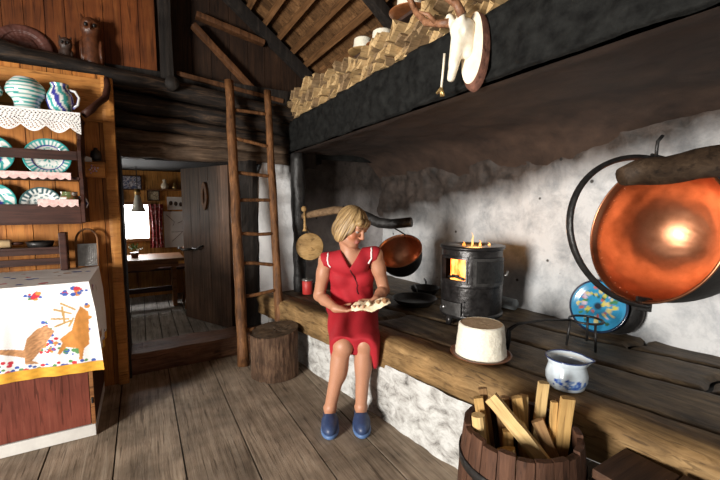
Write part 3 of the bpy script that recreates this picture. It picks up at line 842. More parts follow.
TEAL, INK, CREAM = (.05, .36, .34), (.045, .05, .30), (.80, .82, .78)
def pottery(name, label, cat, loc, prof, fn, handle=None, rotz=0., scale=1., spout=False):
    t = thing(name, label, cat, loc, rotz); t.scale = (scale,) * 3
    bm = bmesh.new(); lathe(bm, prof, 48)
    if spout:
        zt_ = max(p[1] for p in prof)
        for v in bm.verts:
            if v.co.z > zt_ - .05 and v.co.x > 0: v.co.x *= 1 + .3 * (v.co.z - zt_ + .05) / .05 * max(0, 1 - abs(v.co.y) / .04)
    o = finish('body', bm, 'glaze', t, True, world=False); paint(o, fn)
    if handle:
        bm = bmesh.new(); tube(bm, handle, .009, 8); o = finish('handle', bm, 'glaze', t, True, world=False); paint(o, lambda c: CREAM if mn.noise(c * 60) > -.1 else INK)
    return t
def prof_fine(pts, n=5):
    out = []
    for a, c in zip(pts, pts[1:]):
        for k in range(n): out.append((a[0] + (c[0] - a[0]) * k / n, a[1] + (c[1] - a[1]) * k / n))
    return out + [pts[-1]]
vase = prof_fine([(0, 0), (.058, 0), (.060, .01), (.058, .05), (.066, .075), (.09, .105), (.094, .125), (.085, .155), (.062, .185), (.052, .195), (.046, .192), (.05, .18), (.03, .17), (0, .16)])
stripes = lambda c: TEAL if math.sin(c.z * 300 + math.atan2(c.y, c.x) * 1.0 + 1.2 * mn.noise(c * 14)) > .15 else CREAM
pottery('jar', 'bulging jar with teal stripes on the top shelf, left of the blue jug', 'jar', (-.585, 3.17, 1.9265), vase, stripes, scale=1.08)
pottery('jar', 'teal striped jar at the left edge of the photo, cut off, on the top shelf', 'jar', (-.795, 3.19, 1.9265), vase, stripes, rotz=1.)
jug = prof_fine([(0, 0), (.045, 0), (.047, .01), (.062, .04), (.074, .085), (.070, .125), (.052, .165), (.044, .18), (.050, .20), (.045, .20), (.04, .18), (.03, .17), (0, .16)])
def splash(c):
    a = math.sin(math.atan2(c.y, c.x) * 5 + c.z * 26 + 1.5 * mn.noise(c * 18))
    return INK if a > .55 else (TEAL if a < -.45 else CREAM)
pottery('jug', 'round jug with blue and teal streaks and a handle on the top shelf', 'jug', (-.415, 3.16, 1.9265), jug, splash, [(.05, 0, .165), (.085, 0, .16), (.105, 0, .12), (.095, 0, .075), (.066, 0, .05)], rotz=-.25, spout=False)
def plate(name, label, x, y, z, r, tilt, fn):
    t = thing(name, label, 'plate', (x, y, z)); t.rotation_euler = (PI / 2 - math.radians(tilt), 0, 0)
    bm = bmesh.new(); k = r / .13
    lathe(bm, [(p * k, q * k) for p, q in prof_fine([(0, .0), (.045, .0), (.075, .002), (.085, .010), (.13, .022), (.13, .026), (.085, .015), (.075, .007), (0, .005)], 6)], 96)
    bm.transform(Matrix.Translation((0, r, 0)))
    o = finish('dish', bm, 'glaze', t, True, world=False)
    def col(c):
        rr = math.hypot(c.x, c.y - r) / r; a = math.atan2(c.y - r, c.x)
        return fn(rr, a)
    paint(o, col); return t
def sun(rr, a):
    if rr > .93: return TEAL
    if rr > .68: return TEAL if math.sin(a * 30) > .2 else CREAM
    if .62 < rr < .66: return INK
    if .32 < rr < .58: return TEAL if abs(math.sin(a * 5.) * .12 + .46 - rr) < .03 else CREAM
    return CREAM if rr > .25 or math.sin(a * 6) > 0 else TEAL
def moon(rr, a):
    if rr > .9: return TEAL
    if rr > .55: return TEAL if math.sin(a * 9 + rr * 12) > .4 else CREAM
    return INK if math.sin(a * 2 + rr * 7) > .3 else (CREAM if rr < .4 else TEAL)
def dots(rr, a):
    if rr > .92: return (.05, .12, .12)
    if rr > .7: return (.04, .10, .12) if math.sin(a * 22) > .1 else CREAM
    return (.05, .14, .16) if math.sin(a * 7) * math.sin(rr * 26) > .2 else CREAM
plate('plate', 'large teal and white plate with radiating strokes behind the middle shelf rail', -.51, 3.20, 1.533, .128, 14, sun)
plate('plate', 'teal plate with a dark blue centre on the middle shelf at the photo edge', -.80, 3.20, 1.533, .128, 14, moon)
plate('plate', 'smaller dark patterned plate on the bottom shelf beside the little jug', -.56, 3.20, 1.248, .11, 12, dots)
plate('plate', 'teal swirled plate on the bottom shelf at the photo edge', -.80, 3.20, 1.248, .12, 12, moon)
pottery('jug', 'little green and brown jug at the right end of the bottom shelf', 'jug', (-.40, 3.135, 1.2465), jug, lambda c: (.10, .13, .05) if mn.noise(c * 30) > 0 else ((.22, .10, .04) if mn.noise(c * 30) > -.25 else CREAM), [(.05, 0, .165), (.085, 0, .16), (.10, 0, .12), (.066, 0, .05)], scale=.95)

# salt box on the boards
t = thing('salt_box', 'small wooden box with a painted flower hanging on the boards beside the shelf', 'box', (-.275, 3.255, 1.55))
for d in ((-.345, -.20, 3.205, 3.215, 1.55, 1.645), (-.345, -.20, 3.285, 3.296, 1.55, 1.66), (-.345, -.335, 3.215, 3.285, 1.55, 1.65), (-.21, -.20, 3.215, 3.285, 1.55, 1.65), (-.345, -.20, 3.205, 3.296, 1.54, 1.55)):
    finish('board', bbox_mesh(d, .002), 'pine_x', t)
bm = bmesh.new()
for k in range(9):
    a = k * 2.4; r = .009 + .003 * k; lathe_c = V((-.268 + r * math.cos(a) * .9, 3.2035, 1.595 + r * math.sin(a) * .9))
    bmesh.ops.create_icosphere(bm, subdivisions=1, radius=.0075, matrix=Matrix.Translation(lathe_c) @ Matrix.Diagonal((1, .3, 1, 1)))
o = finish('painted_flower', bm, 'paint_matte', t, True); paint(o, lambda c: random.choice([(.55, .5, .55), (.5, .12, .12), (.3, .3, .5)]))
bm = bmesh.new(); lathe(bm, [(0, 0), (.03, 0), (.034, .03), (.03, .06), (.012, .075), (.012, .085), (0, .09)], 20, Matrix.Translation((-.25, 3.25, 1.66)))
tag(finish('lidded_pot', bm, 'iron', smooth=True), 'dark round-topped pot sticking out of the hanging wooden box', 'pot')
bm = bmesh.new(); prism(bm, [(-.315, 1.56), (-.27, 1.56), (-.275, 1.675), (-.305, 1.685), (-.32, 1.66)], 3.23, 3.25, Matrix(((1, 0, 0, 0), (0, 0, 1, 0), (0, 1, 0, 0), (0, 0, 0, 1))))
tag(finish('paper_packet', bm, 'paper'), 'white paper packet standing in the hanging wooden box', 'packet')

# carvings above the beam
t = thing('carved_disc', 'round carved wooden plate leaning on the gable boards at the upper left', 'plate', (-.70, 3.78, 2.337)); t.rotation_euler = (math.radians(82), 0, 0)
bm = bmesh.new()
lathe(bm, prof_fine([(0, .01), (.05, .018), (.085, .012), (.09, .006), (.12, .006), (.125, .014), (.165, .012), (.178, .004), (.178, -.01), (0, -.012)], 4), 72); bm.transform(Matrix.Translation((0, .178, 0)))
for v in bm.verts:
    r = math.hypot(v.co.x, v.co.y - .178)
    if r < .08 and v.co.z > 0: v.co.z += .012 * mn.noise(v.co * 34)
    if .09 < r < .165 and v.co.z > 0: v.co.z += .004 * math.sin(math.atan2(v.co.y - .178, v.co.x) * 28)
finish('relief', bm, 'disc_wood', t, True, world=False)
def owl(name, label, x, y, z, h, mat):
    t = thing(name, label, 'carving', (x, y, z)); k = h / .34
    t.scale = (.74, .74, 1)
    S_ = SDF((-.1 * k, -.09 * k, -.01), (.1 * k, .09 * k, h + .03), .006 * k)
    S_.cone((0, 0, .09 * k), (0, 0, .2 * k), .062 * k, .056 * k, .01); S_.ell((0, -.005 * k, .27 * k), (.066 * k, .056 * k, .055 * k), .02 * k)
    for s_ in (-1, 1):
        S_.cone((s_ * .045 * k, 0, .30 * k), (s_ * .056 * k, 0, .335 * k), .016 * k, .006 * k, .01); S_.ell((s_ * .058 * k, 0, .14 * k), (.018 * k, .045 * k, .08 * k), .006)
        S_.ell((s_ * .026 * k, -.056 * k, .275 * k), (.019 * k, .012 * k, .019 * k), .004, mode='sub')
    S_.cone((0, -.06 * k, .265 * k), (0, -.068 * k, .245 * k), .008 * k, .003 * k, .004)
    o = link_mesh('body', S_.mesh('body'), mat, t, True)
    bm = bmesh.new(); tube(bm, [(0, 0, 0), (0, 0, .05 * k)], [.068 * k, .062 * k], 12, True, 1, .15, 3); finish('stump_base', bm, mat, t, True, world=False)
    for s_ in (-1, 1):
        bm = bmesh.new(); bmesh.ops.create_uvsphere(bm, u_segments=12, v_segments=8, radius=.011 * k, matrix=Matrix.Translation((s_ * .026 * k, -.052 * k, .275 * k))); finish('eye', bm, 'iron', t, True, world=False)
owl('owl_carving', 'carved brown wooden owl standing on the beam left of the orange boards', -.27, 3.74, 2.337, .49, 'owl_wood')
owl('owl_carving', 'smaller dark carved owl on the beam beside the round carved plate', -.435, 3.74, 2.337, .30, 'dim_wood')

# ------------------------------------------------------------------ inner room
t = thing('table', 'wooden table with splayed trestle legs in the inner room', 'table', (.05, 5.1, .12))
finish('table_top', bbox_mesh((-.75, .42, 4.85, 5.45, .70, .735), .006), 'furniture_wood', t)
leg = [(-.06, .12), (.06, .12), (.05, .3), (.09, .58), (.12, .70), (-.12, .70), (-.09, .58), (-.05, .3)]
for x in (.30, -.62):
    bm = bmesh.new(); prism(bm, [(y * 1.6 + 5.15, z) for y, z in leg], x, x + .045, PZ); bevel(bm, .004, 1); finish('trestle', bm, 'furniture_wood', t)
finish('stretcher', bbox_mesh((-.60, .31, 5.13, 5.17, .30, .36), .004), 'shelf_dark', t)
apr = [(-.7, .70), (-.7, .63), (-.55, .60), (-.4, .62), (-.25, .585), (-.1, .62), (.05, .60), (.18, .64), (.36, .63), (.36, .70)]
bm = bmesh.new(); prism(bm, apr, 4.88, 4.90, Matrix(((1, 0, 0, 0), (0, 0, 1, 0), (0, 1, 0, 0), (0, 0, 0, 1)))); finish('apron', bm, 'furniture_wood', t)
t = thing('bench', 'dark wooden bench behind the table in the inner room', 'bench', (-.3, 5.63, .12))
finish('seat', bbox_mesh((-1.4, .9, 5.50, 5.79, .50, .535), .005), 'shelf_dark', t)
for x in (-1.0, .75): finish('leg', bbox_mesh((x, x + .05, 5.53, 5.75, .122, .50), .004), 'shelf_dark', t)
t = thing('chair', 'wooden chair with carved leg at the right of the inner room table', 'chair', (.53, 4.98, .12))
finish('seat', bbox_mesh((.44, .76, 4.84, 5.18, .53, .56), .006), 'furniture_wood', t)
for x, y, dx, dy in ((.48, 4.88, -.06, -.05), (.72, 4.88, .05, -.05), (.48, 5.14, -.06, .05), (.72, 5.14, .05, .05)):
    bm = bmesh.new(); tube(bm, [(x + dx, y + dy, .123), (x, y, .53)], [.017, .027], 8); finish('leg', bm, 'furniture_wood', t, True)
bm = bmesh.new(); prism(bm, [(.47, .56), (.73, .56), (.77, .80), (.70, .95), (.60, .91), (.50, .95), (.43, .80)], 5.14, 5.165, Matrix(((1, 0, 0, 0), (0, 0, 1, 0), (0, 1, 0, 0), (0, 0, 0, 1)))); finish('backrest', bm, 'furniture_wood', t)
def curtain(x0, x1, label):
    bm = bmesh.new()
    o_ = grid(bm, lambda u, v: (x0 + (x1 - x0) * (.5 + (u - .5) * (1 - .25 * math.sin(PI * v * .9))), 5.735 + .014 * math.sin(u * 22), 1.36 - .58 * v), 60, 60)
    o = finish('curtain', bm, 'paint_matte', smooth=True); paint(o, lambda c: (.45, .30, .30) if mn.noise(c * 38) > .22 else (.22, .015, .02))
    return tag(o, label, 'curtain')
curtain(.085, .27, 'gathered red curtain with white flecks right of the bright window')
t = thing('pendant_lamp', 'small glass lamp hanging in front of the bright window of the inner room', 'lamp', (-.03, 5.2, 1.8))
bm = bmesh.new(); tube(bm, [(-.02, 5.2, 1.798), (-.02, 5.2, 1.50)], .006, 6); finish('cord', bm, 'iron', t)
bm = bmesh.new(); lathe(bm, [(.02, 1.50), (.035, 1.45), (.045, 1.39), (.085, 1.29), (.08, 1.29), (.04, 1.39), (.03, 1.45), (.015, 1.495)], 24, Matrix.Translation((-.02, 5.2, -.02))); finish('glass_shade', bm, 'glass_shade', t, True)
bm = bmesh.new(); lathe(bm, [(0, 1.56), (.03, 1.555), (.034, 1.50), (.024, 1.485), (0, 1.48)], 16, Matrix.Translation((-.02, 5.2, -.02))); finish('lamp_cap', bm, 'brass', t, True)
def picture(name, label, x0, x1, z0, z1, cols, seed):
    t = thing(name, label, 'picture', ((x0 + x1) / 2, 5.79, z0))
    bm = bmesh.new(); grid(bm, lambda u, v: (x0 + (x1 - x0) * u, 5.785, z0 + (z1 - z0) * v), 24, 20); o = finish('print', bm, 'paint_matte', t)
    paint(o, lambda c: cols[int((mn.noise(V((c.x * 22, c.z * 22, seed))) * 1.6 + .5) * len(cols)) % len(cols)])
    bm = bmesh.new(); w_ = .014
    for d in ((x0 - w_, x1 + w_, 5.77, 5.798, z1, z1 + w_), (x0 - w_, x1 + w_, 5.77, 5.798, z0 - w_, z0), (x0 - w_, x0, 5.77, 5.798, z0, z1), (x1, x1 + w_, 5.77, 5.798, z0, z1)): box(bm, *d)
    finish('frame', bm, 'shelf_dark', t)
picture('framed_picture', 'framed photograph in blue and white tones high over the bright window', -.20, .02, 1.56, 1.72, [(.05, .07, .16), (.45, .45, .5), (.12, .1, .12), (.3, .32, .4)], 1)
picture('framed_picture', 'small dark framed picture at the left over the bright window', -.33, -.20, 1.43, 1.52, [(.03, .03, .03), (.10, .08, .06), (.05, .06, .08)], 2)
picture('framed_picture', 'pale framed picture right of the hanging lamp over the window', .10, .22, 1.42, 1.53, [(.35, .3, .2), (.2, .16, .1), (.45, .4, .3)], 3)
t = thing('wall_calendar', 'white wall sheet with a row of dark animals above the large white sheet', 'poster', (.48, 5.79, 1.27))
bm = bmesh.new(); box(bm, .32, .76, 5.788, 5.797, 1.285, 1.46); finish('sheet', bm, 'paper', t)
for k in range(6):
    bm = bmesh.new(); bmesh.ops.create_icosphere(bm, subdivisions=2, radius=.024, matrix=Matrix.Translation((.365 + k * .062, 5.786, 1.375 - .008 * k)) @ Matrix.Diagonal((1, .08, 1.3, 1)) @ Matrix.Rotation(k, 4, 'Y')); finish('printed_animal', bm, 'dim_wood', t, True)
t = thing('wall_chart', 'large white sheet with thin line drawings on the inner room wall', 'poster', (.47, 5.79, .78))
bm = bmesh.new(); box(bm, .27, .76, 5.788, 5.797, .77, 1.262); finish('sheet', bm, 'paper', t)
bm = bmesh.new()
for pl in ([(.30, 1.22), (.40, 1.12), (.38, 1.06)], [(.36, .98), (.52, .98)], [(.44, 1.10), (.50, 1.13)], [(.52, .98), (.66, 1.16)], [(.36, .85), (.50, .98), (.62, .86)], [(.60, 1.2), (.66, 1.05)]):
    tube(bm, [(x, 5.787, z) for x, z in pl], .0035, 5)
finish('drawn_line', bm, 'dim_wood', t)
# shelf of small things over the sheets
t = thing('ornament_shelf', 'narrow wooden shelf of small ornaments right of the window', 'shelf', (.33, 5.76, 1.47))
finish('board', bbox_mesh((.10, .80, 5.69, 5.80, 1.545, 1.56), .002), 'furniture_wood', t)
for x, sc_, mat, lab in ((.30, .05, 'bone', 'pale little ornament on the narrow shelf right of the window'), (.56, .045, 'dim_wood', 'dark little ornament on the narrow shelf above the animal sheet'), (.42, .035, 'brass', 'small brass ornament in the middle of the narrow shelf')):
    bm = bmesh.new(); lathe(bm, [(0, 0), (sc_ * .7, 0), (sc_, sc_ * .8), (sc_ * .6, sc_ * 1.6), (sc_ * .35, sc_ * 1.9), (sc_ * .55, sc_ * 2.4), (0, sc_ * 2.7)], 18, Matrix.Translation((x, 5.745, 1.561)))
    tag(finish('ornament', bm, mat, smooth=True), lab, 'ornament')
t = thing('potted_plant', 'little green potted plant on the inner room table under the window', 'plant', (-.08, 5.15, .7355))
bm = bmesh.new(); lathe(bm, [(0, 0), (.035, 0), (.045, .06), (.04, .06), (0, .05)], 18, Matrix.Translation((-.08, 5.15, .7355))); finish('pot', bm, 'plate_brown', t, True)
bm = bmesh.new(); random.seed(3)
for k in range(46):
    a = random.uniform(0, 2 * PI); e = random.uniform(.3, 1.4); d = V((math.cos(a) * math.cos(e), math.sin(a) * math.cos(e), math.sin(e))); c = V((-.08, 5.15, .80)) + d * random.uniform(.03, .10)
    x, y, z = frame(d); q = [bm.verts.new(c + p) for p in (-z * .02, x * .009, z * .025, -x * .009)]; bm.faces.new(q)
finish('leaves', bm, 'leaf', t)
bm = bmesh.new(); lathe(bm, [(0, 0), (.03, 0), (.032, .05), (.022, .065), (.022, .075), (0, .075)], 18, Matrix.Translation((-.19, 5.12, .7355)))
tag(finish('red_jar', bm, 'red_paint', smooth=True), 'small red jar on the inner room table left of the plant', 'jar')
# ================================================================== ON THE HEARTH
def onh(x, y): return zt(y)
toc = V((-.73, -.684, 0)); rgt = V((.684, -.73, 0))       # stove: towards the room, and to its right
sc_ = V((2.05, 1.93, 0)); sz = zt(1.93) + .001
t = thing('stove', 'black cast iron drum stove with a fire burning in its open door', 'stove', (sc_.x, sc_.y, sz))
SR = .208
def spt(phi, r, z): return sc_ + (toc * math.cos(phi) + rgt * math.sin(phi)) * r + V((0, 0, z))
zb, ztop = sz + .05, 1.045
def inwin(phi, z): return -1.08 < phi < -.17 and .835 < z < .985
bm = bmesh.new(); NU, NV = 128, 60
def drum(u, v):
    phi = -PI + 2 * PI * u; z = zb + (ztop - zb) * v
    r = SR + .006 * math.sin(PI * v) + .004 * (abs(z - .80) < .006) + .0012 * mn.noise(V((phi * 9, z * 50, 0)))
    return spt(phi, r, z)
grid(bm, drum, NU, NV, lambda u, v: inwin(-PI + 2 * PI * u, zb + (ztop - zb) * v)); bmesh.ops.recalc_face_normals(bm, faces=bm.faces)
finish('drum', bm, 'stove_iron', t, True)
bm = bmesh.new()
lathe(bm, [(.05, 1.04), (SR + .006, 1.04), (SR + .016, 1.046), (SR + .016, 1.064), (SR + .004, 1.068), (.09, 1.066), (.085, 1.04)], 64, Matrix.Translation((sc_.x, sc_.y, 0))); finish('top_plate', bm, 'stove_iron', t, True)
bm = bmesh.new(); lathe(bm, [(0, zb), (SR + .004, zb), (SR + .012, zb + .006), (SR + .012, zb + .03), (SR, zb + .034)], 64, Matrix.Translation((sc_.x, sc_.y, 0))); finish('base_ring', bm, 'stove_iron', t, True)
for ph in (-.75, .75, 2.4, -2.4):
    bm = bmesh.new(); tube(bm, [spt(ph, .215, sz), spt(ph, .20, sz + .06)], [.018, .026], 8); finish('leg', bm, 'stove_iron', t, True)
def curved(ph0, ph1, z0, z1, r0, r1, n=14, bev=.004):
    bm = bmesh.new(); R0 = []
    for i in range(n + 1):
        ph = ph0 + (ph1 - ph0) * i / n
        R0.append([bm.verts.new(spt(ph, r, z)) for r, z in ((r0, z0), (r1, z0), (r1, z1), (r0, z1))])
    for a, c in zip(R0, R0[1:]):
        for k in range(4): bm.faces.new((a[k], a[(k + 1) % 4], c[(k + 1) % 4], c[k]))
    bm.faces.new(R0[0]); bm.faces.new(R0[-1][::-1]); bmesh.ops.recalc_face_normals(bm, faces=bm.faces)
    return bm
fr = bmesh.new()
for q in ((-1.12, -.13, .985, 1.0), (-1.12, -.13, .82, .835), (-1.13, -1.08, .82, 1.0), (-.17, -.12, .82, 1.0)):
    b2 = curved(*q, SR - .01, SR + .018); me = bpy.data.meshes.new('x'); b2.to_mesh(me); b2.free(); fr.from_mesh(me); bpy.data.meshes.remove(me)
finish('fire_door_frame', fr, 'stove_iron', t)
o = finish('fire_door', curved(.06, 1.15, .81, .995, SR + .004, SR + .022), 'stove_door_iron', t)
bm = curved(.14, 1.07, .83, .975, SR + .022, SR + .028); finish('door_panel', bm, 'iron', o)
bm = bmesh.new(); tube(bm, [spt(1.2, SR + .01, .87), spt(1.24, SR + .035, .87), spt(1.25, SR + .04, .90)], .008, 8); finish('latch', bm, 'tin', t, True)
o = finish('ash_door', curved(-1.02, -.28, .595, .685, SR + .007, SR + .024), 'stove_door_iron', t)
bm = bmesh.new(); bmesh.ops.create_uvsphere(bm, u_segments=14, v_segments=10, radius=.014, matrix=Matrix.Translation(spt(-.86, SR + .03, .64))); finish('knob', bm, 'tin', o, True)
bm = curved(-.24, -.20, .585, .70, SR + .003, SR + .014); finish('ash_door_catch', bm, 'stove_iron', t)
bm = bmesh.new(); grid(bm, lambda u, v: spt(-1.25 + 1.3 * u, SR - .055, .80 + .20 * v), 20, 12); finish('glowing_embers', bm, 'fire', t, True)
bm = bmesh.new()
for a in ((-1.06, .842, -.5, .862), (-.8, .86, -.25, .842)): tube(bm, [spt(a[0], SR - .03, a[1]), spt(a[2], SR - .03, a[3])], .010, 7)
finish('burning_log', bm, 'charred', t, True)
def flame(c, h, r):
    bm = bmesh.new(); tube(bm, [V(c) + V((.006 * math.sin(k * 1.7), .006 * math.cos(k), h * k / 6)) for k in range(7)], [r * x for x in (.5, 1, .9, .65, .42, .2, .04)], 8, True); return bm
for k, (dx, dy, h, r) in enumerate(((.0, 0, .10, .008), (-.06, .03, .035, .013), (.05, -.03, .045, .010), (.09, -.08, .03, .012))):
    finish('flame', flame((sc_.x + dx * .9, sc_.y + dy, 1.055), h, r), 'flame', t, True)

# cheese on its wooden plate: one on the hearth, three on the hood
def make_cheese(loc, label, plabel, group=None, k=1., ptilt=None, pmat='plate_brown', prad=.158, top='cheese_top'):
    x, y, z = loc
    pt = thing('serving_plate', plabel, 'plate', (x, y, z)); pt.scale = (k,) * 3
    bm = bmesh.new(); lathe(bm, prof_fine([(0, .0), (prad * .8, .0), (prad, .010), (prad + .004, .016), (prad - .004, .017), (prad * .8, .010), (0, .010)], 3), 48); finish('dish', bm, pmat, pt, True, world=False)
    t = thing('cheese', label, 'cheese', (x, y, z + .0105 * k), group=group); t.scale = (k,) * 3
    bm = bmesh.new(); lathe(bm, prof_fine([(0, 0), (.132, 0), (.135, .004), (.127, .07), (.117, .162), (.110, .168)], 8), 72)
    for v in bm.verts:
        v.co += V((v.co.x, v.co.y, 0)) * .03 * mn.noise(v.co * 55)
    finish('wheel', bm, 'cheese', t, True, world=False)
    bm = bmesh.new()
    grid(bm, lambda u, v: (.111 * v * math.cos(2 * PI * u), .111 * v * math.sin(2 * PI * u),   .166 + .003 * mn.noise(V((v * 5 * math.cos(2 * PI * u), v * 5 * math.sin(2 * PI * u), 0))) ), 48, 10)
    finish('top_rind', bm, top, t, True, world=False)
    return t, pt
make_cheese((1.572, 1.40, zt(1.40) + .007), 'tall round white cheese with a browned top on the hearth edge before the stove', 'brown wooden plate under the cheese on the hearth')

# iron trivet with its long handle
t = thing('trivet', 'black iron trivet with a long handle on the hearth before the blue plate', 'trivet', (2.18, 1.20, zt(1.2)))
zt0 = zt(1.2) + .002; zc = zt0 + .155
cen = V((2.20, 1.19, zc))
bm = bmesh.new(); tube(bm, [cen + V((.085 * math.cos(a), .085 * math.sin(a), 0)) for a in [2 * PI * k / 32 for k in range(33)]], .007, 8, False); finish('ring', bm, 'iron', t, True)
for a in (2.5, 4.2, .4):
    bm = bmesh.new(); p = cen + V((.085 * math.cos(a), .085 * math.sin(a), 0)); q = cen + V((.10 * math.cos(a), .10 * math.sin(a), 0)); tube(bm, [p, (q.x, q.y, zt0)], .007, 8); finish('leg', bm, 'iron', t, True)
bm = bmesh.new(); tube(bm, [cen + V((-.075, .045, 0)), (1.98, 1.30, zc + .004), (1.82, 1.36, zc - .01), (1.765, 1.375, zc - .04), (1.76, 1.37, zc - .09), (1.75, 1.372, zt0)], [.007, .007, .008, .013, .014, .011], 8); finish('handle', bm, 'iron', t, True)
bm = bmesh.new(); tube(bm, [V((1.768 + .026 * math.cos(a), 1.376 + .01 * math.cos(a), zc - .07 + .036 * math.sin(a))) for a in [2 * PI * k / 20 for k in range(21)]], .006, 8, False); finish('handle_loop', bm, 'iron', t, True)

# enamel pot
px_, py_ = 1.615, .945
t = thing('enamel_pot', 'small white enamel pot with blue flowers and a pouring lip on the hearth', 'pot', (px_, py_, zt(py_) + .004)); t.scale = (.92, .92, .90)
bm = bmesh.new()
lathe(bm, prof_fine([(0, 0), (.072, 0), (.080, .006), (.092, .04), (.093, .07), (.084, .105), (.082, .118), (.094, .148), (.091, .149), (.078, .12), (.080, .10), (.088, .065), (.076, .008), (0, .006)], 6), 72)
ps = math.atan2(rgt.y - .25, rgt.x)
def lip(bm_):
    for v in bm_.verts:
        a = math.atan2(v.co.y, v.co.x); d = (a - ps + PI) % (2 * PI) - PI
        w_ = max(0, 1 - abs(d) / .42) * max(0, (v.co.z - .112) / .037)
        v.co.x += math.cos(ps) * .022 * w_; v.co.y += math.sin(ps) * .022 * w_
lip(bm)
o = finish('body', bm, 'glaze', t, True, world=False)
random.seed(8)
fl = [(random.gauss(3.9, .55), random.uniform(.025, .065), random.uniform(.05, .12), random.choice([(.05, .12, .45), (.10, .22, .55), (.25, .38, .65)])) for _ in range(34)]
fl = [f for f in fl]
def potc(c):
    a = math.atan2(c.y, c.x) % (2 * PI); r = math.hypot(c.x, c.y)
    if r > .079 and c.z < .1:
        for fa, fz, fr_, col in fl:
            if math.hypot(a - fa, (c.z - fz) / .085) < fr_: return col
    return (.66, .75, .82) if c.z < .125 or r > .085 else (.78, .80, .76)
paint(o, potc)
bm = bmesh.new(); 
tube(bm, [(.093 * math.cos(a), .093 * math.sin(a), .149) for a in [2 * PI * k / 72 for k in range(73)]], .0035, 8, False); lip(bm); finish('rim', bm, 'enamel_blue', t, True, world=False)

# blue painted lid leaning on the wall
t = thing('painted_plate', 'round blue plate painted with flowers leaning on the hearth wall', 'plate', (2.54, 1.30, zt(1.3))); 
nrm = V((-.96, -.12, .27)).normalized(); MB_ = basis(nrm, (0, 0, 1), (2.535, 1.30, zt(1.3) + .168))
bm = bmesh.new(); lathe(bm, prof_fine([(0, .004), (.12, .004), (.145, .012), (.168, .016), (.172, .012), (.168, .006), (.15, .0), (0, -.004)], 8), 96, MB_)
o = finish('dish', bm, 'glaze', t, True); inv = MB_.inverted(); ol = V(t.location)
random.seed(21)
ff = []
for k in range(60):
    a = random.uniform(0, 2 * PI); r = random.uniform(.03, .125); ff.append((r * math.cos(a), r * math.sin(a), random.uniform(.006, .016), random.choice([(.55, .50, .10), (.55, .45, .55), (.5, .12, .10), (.06, .20, .08), (.03, .09, .05), (.6, .5, .2)])))
def bl(c):
    q = inv @ (c + ol); r = math.hypot(q.x, q.y)
    if r > .158: return (.01, .025, .06)
    if math.hypot(q.x, q.y) < .024: return (.02, .03, .05)
    for x, y, rr_, col in ff:
        if math.hypot(q.x - x, q.y - y) < rr_: return col
    return (.03, .26, .47)
paint(o, bl)
t = thing('black_pan', 'black iron pan leaning on the wall behind the blue painted plate', 'pan', (2.60, 1.20, zt(1.2)))
nr2 = V((-.97, -.02, .22)).normalized(); M2 = basis(nr2, (0, 0, 1), (2.592, 1.215, zt(1.2) + .155))
bm = bmesh.new(); lathe(bm, prof_fine([(0, -.008), (.12, -.008), (.15, .012), (.155, .012), (.125, -.012), (0, -.012)], 3), 48, M2); finish('bowl', bm, 'iron', t, True)

# grey tube along the wall right of the stove
bm = bmesh.new(); tube(bm, lerp_pts((2.53, 1.92, zt(2) + .048), (2.53, 2.55, zt(2.4) + .05), 8), [.044, .047, .047, .047, .047, .047, .047, .045], 18); tag(finish('stove_pipe', bm, 'grey_tube', smooth=True), 'grey tube lying along the wall to the right of the stove', 'pipe')

# ------------------------------------------------------------------ big copper cauldron
cc = V((1.88, .778, 1.237)); cn = V((-.93, .32, .18)).normalized(); CR = .302
t = thing('hanging_cauldron', 'large tilted copper cheese cauldron hanging at the right from the beam', 'cauldron', tuple(cc))
MC = basis(-cn, (0, 0, 1), cc)
bm = bmesh.new()
prin = [(.288 * math.sin(a) ** .9, .33 * math.cos(a)) for a in [PI / 2 * k / 40 for k in range(40)]] + [(.288, .005), (.289, -.03), (.290, -.034), (.302, -.055)]
prin = [(r, z + .055) for r, z in prin]; prin[0] = (0., .385)
lathe(bm, prin, 96, MC)
for v in bm.verts:
    q = MC.inverted() @ v.co; a = math.atan2(q.y, q.x)
    v.co += (q.z > .04) * .0016 * mn.noise(V((math.cos(a) * 6, math.sin(a) * 6, q.z * 22))) * (MC.to_3x3() @ V((q.x, q.y, .0))).normalized()
bmesh.ops.reverse_faces(bm, faces=bm.faces)
finish('inner_bowl', bm, 'copper', t, True)
bm = bmesh.new(); lathe(bm, prof_fine([(r + .006, z + .004) if r > 0 else (0, z + .008) for r, z in prin][::-1], 1), 72, MC); finish('sooty_outside', bm, 'soot', t, True)
bm = bmesh.new(); tube(bm, [MC @ V((.304 * math.cos(a), .304 * math.sin(a), .002)) for a in [2 * PI * k / 96 for k in range(97)]], .0055, 8, False); finish('rim', bm, 'copper', t, True)
bm = bmesh.new()
for k in range(48):
    a = 2 * PI * k / 48; bmesh.ops.create_icosphere(bm, subdivisions=1, radius=.0035, matrix=Matrix.Translation(MC @ V((.2865 * math.cos(a), .2865 * math.sin(a), .04))))
finish('rivets', bm, 'copper_dark', t, True)
def prj(p): 
    return p
low = V((1.81, .76, .93)) - cc; low = (low - cn * low.dot(cn)).normalized()
bm = bmesh.new(); bp = [cc + low * (.316 * math.cos(a)) + cn * (.395 * math.sin(a)) for a in [PI * k / 40 for k in range(41)]]
bp = [bp[0] - cn * .03] + bp + [bp[-1] - cn * .03]
tube(bm, bp, .017, 10, True, .7); finish('bail', bm, 'iron', t, True)
for s_ in (1, -1):
    bm = bmesh.new(); q = cc + low * s_ * .31; hewn(bm, q - cn * .05, q + cn * .025, .012, .06, 4, 2, 0, up=tuple(low)); finish('bail_lug', bm, 'iron', t)
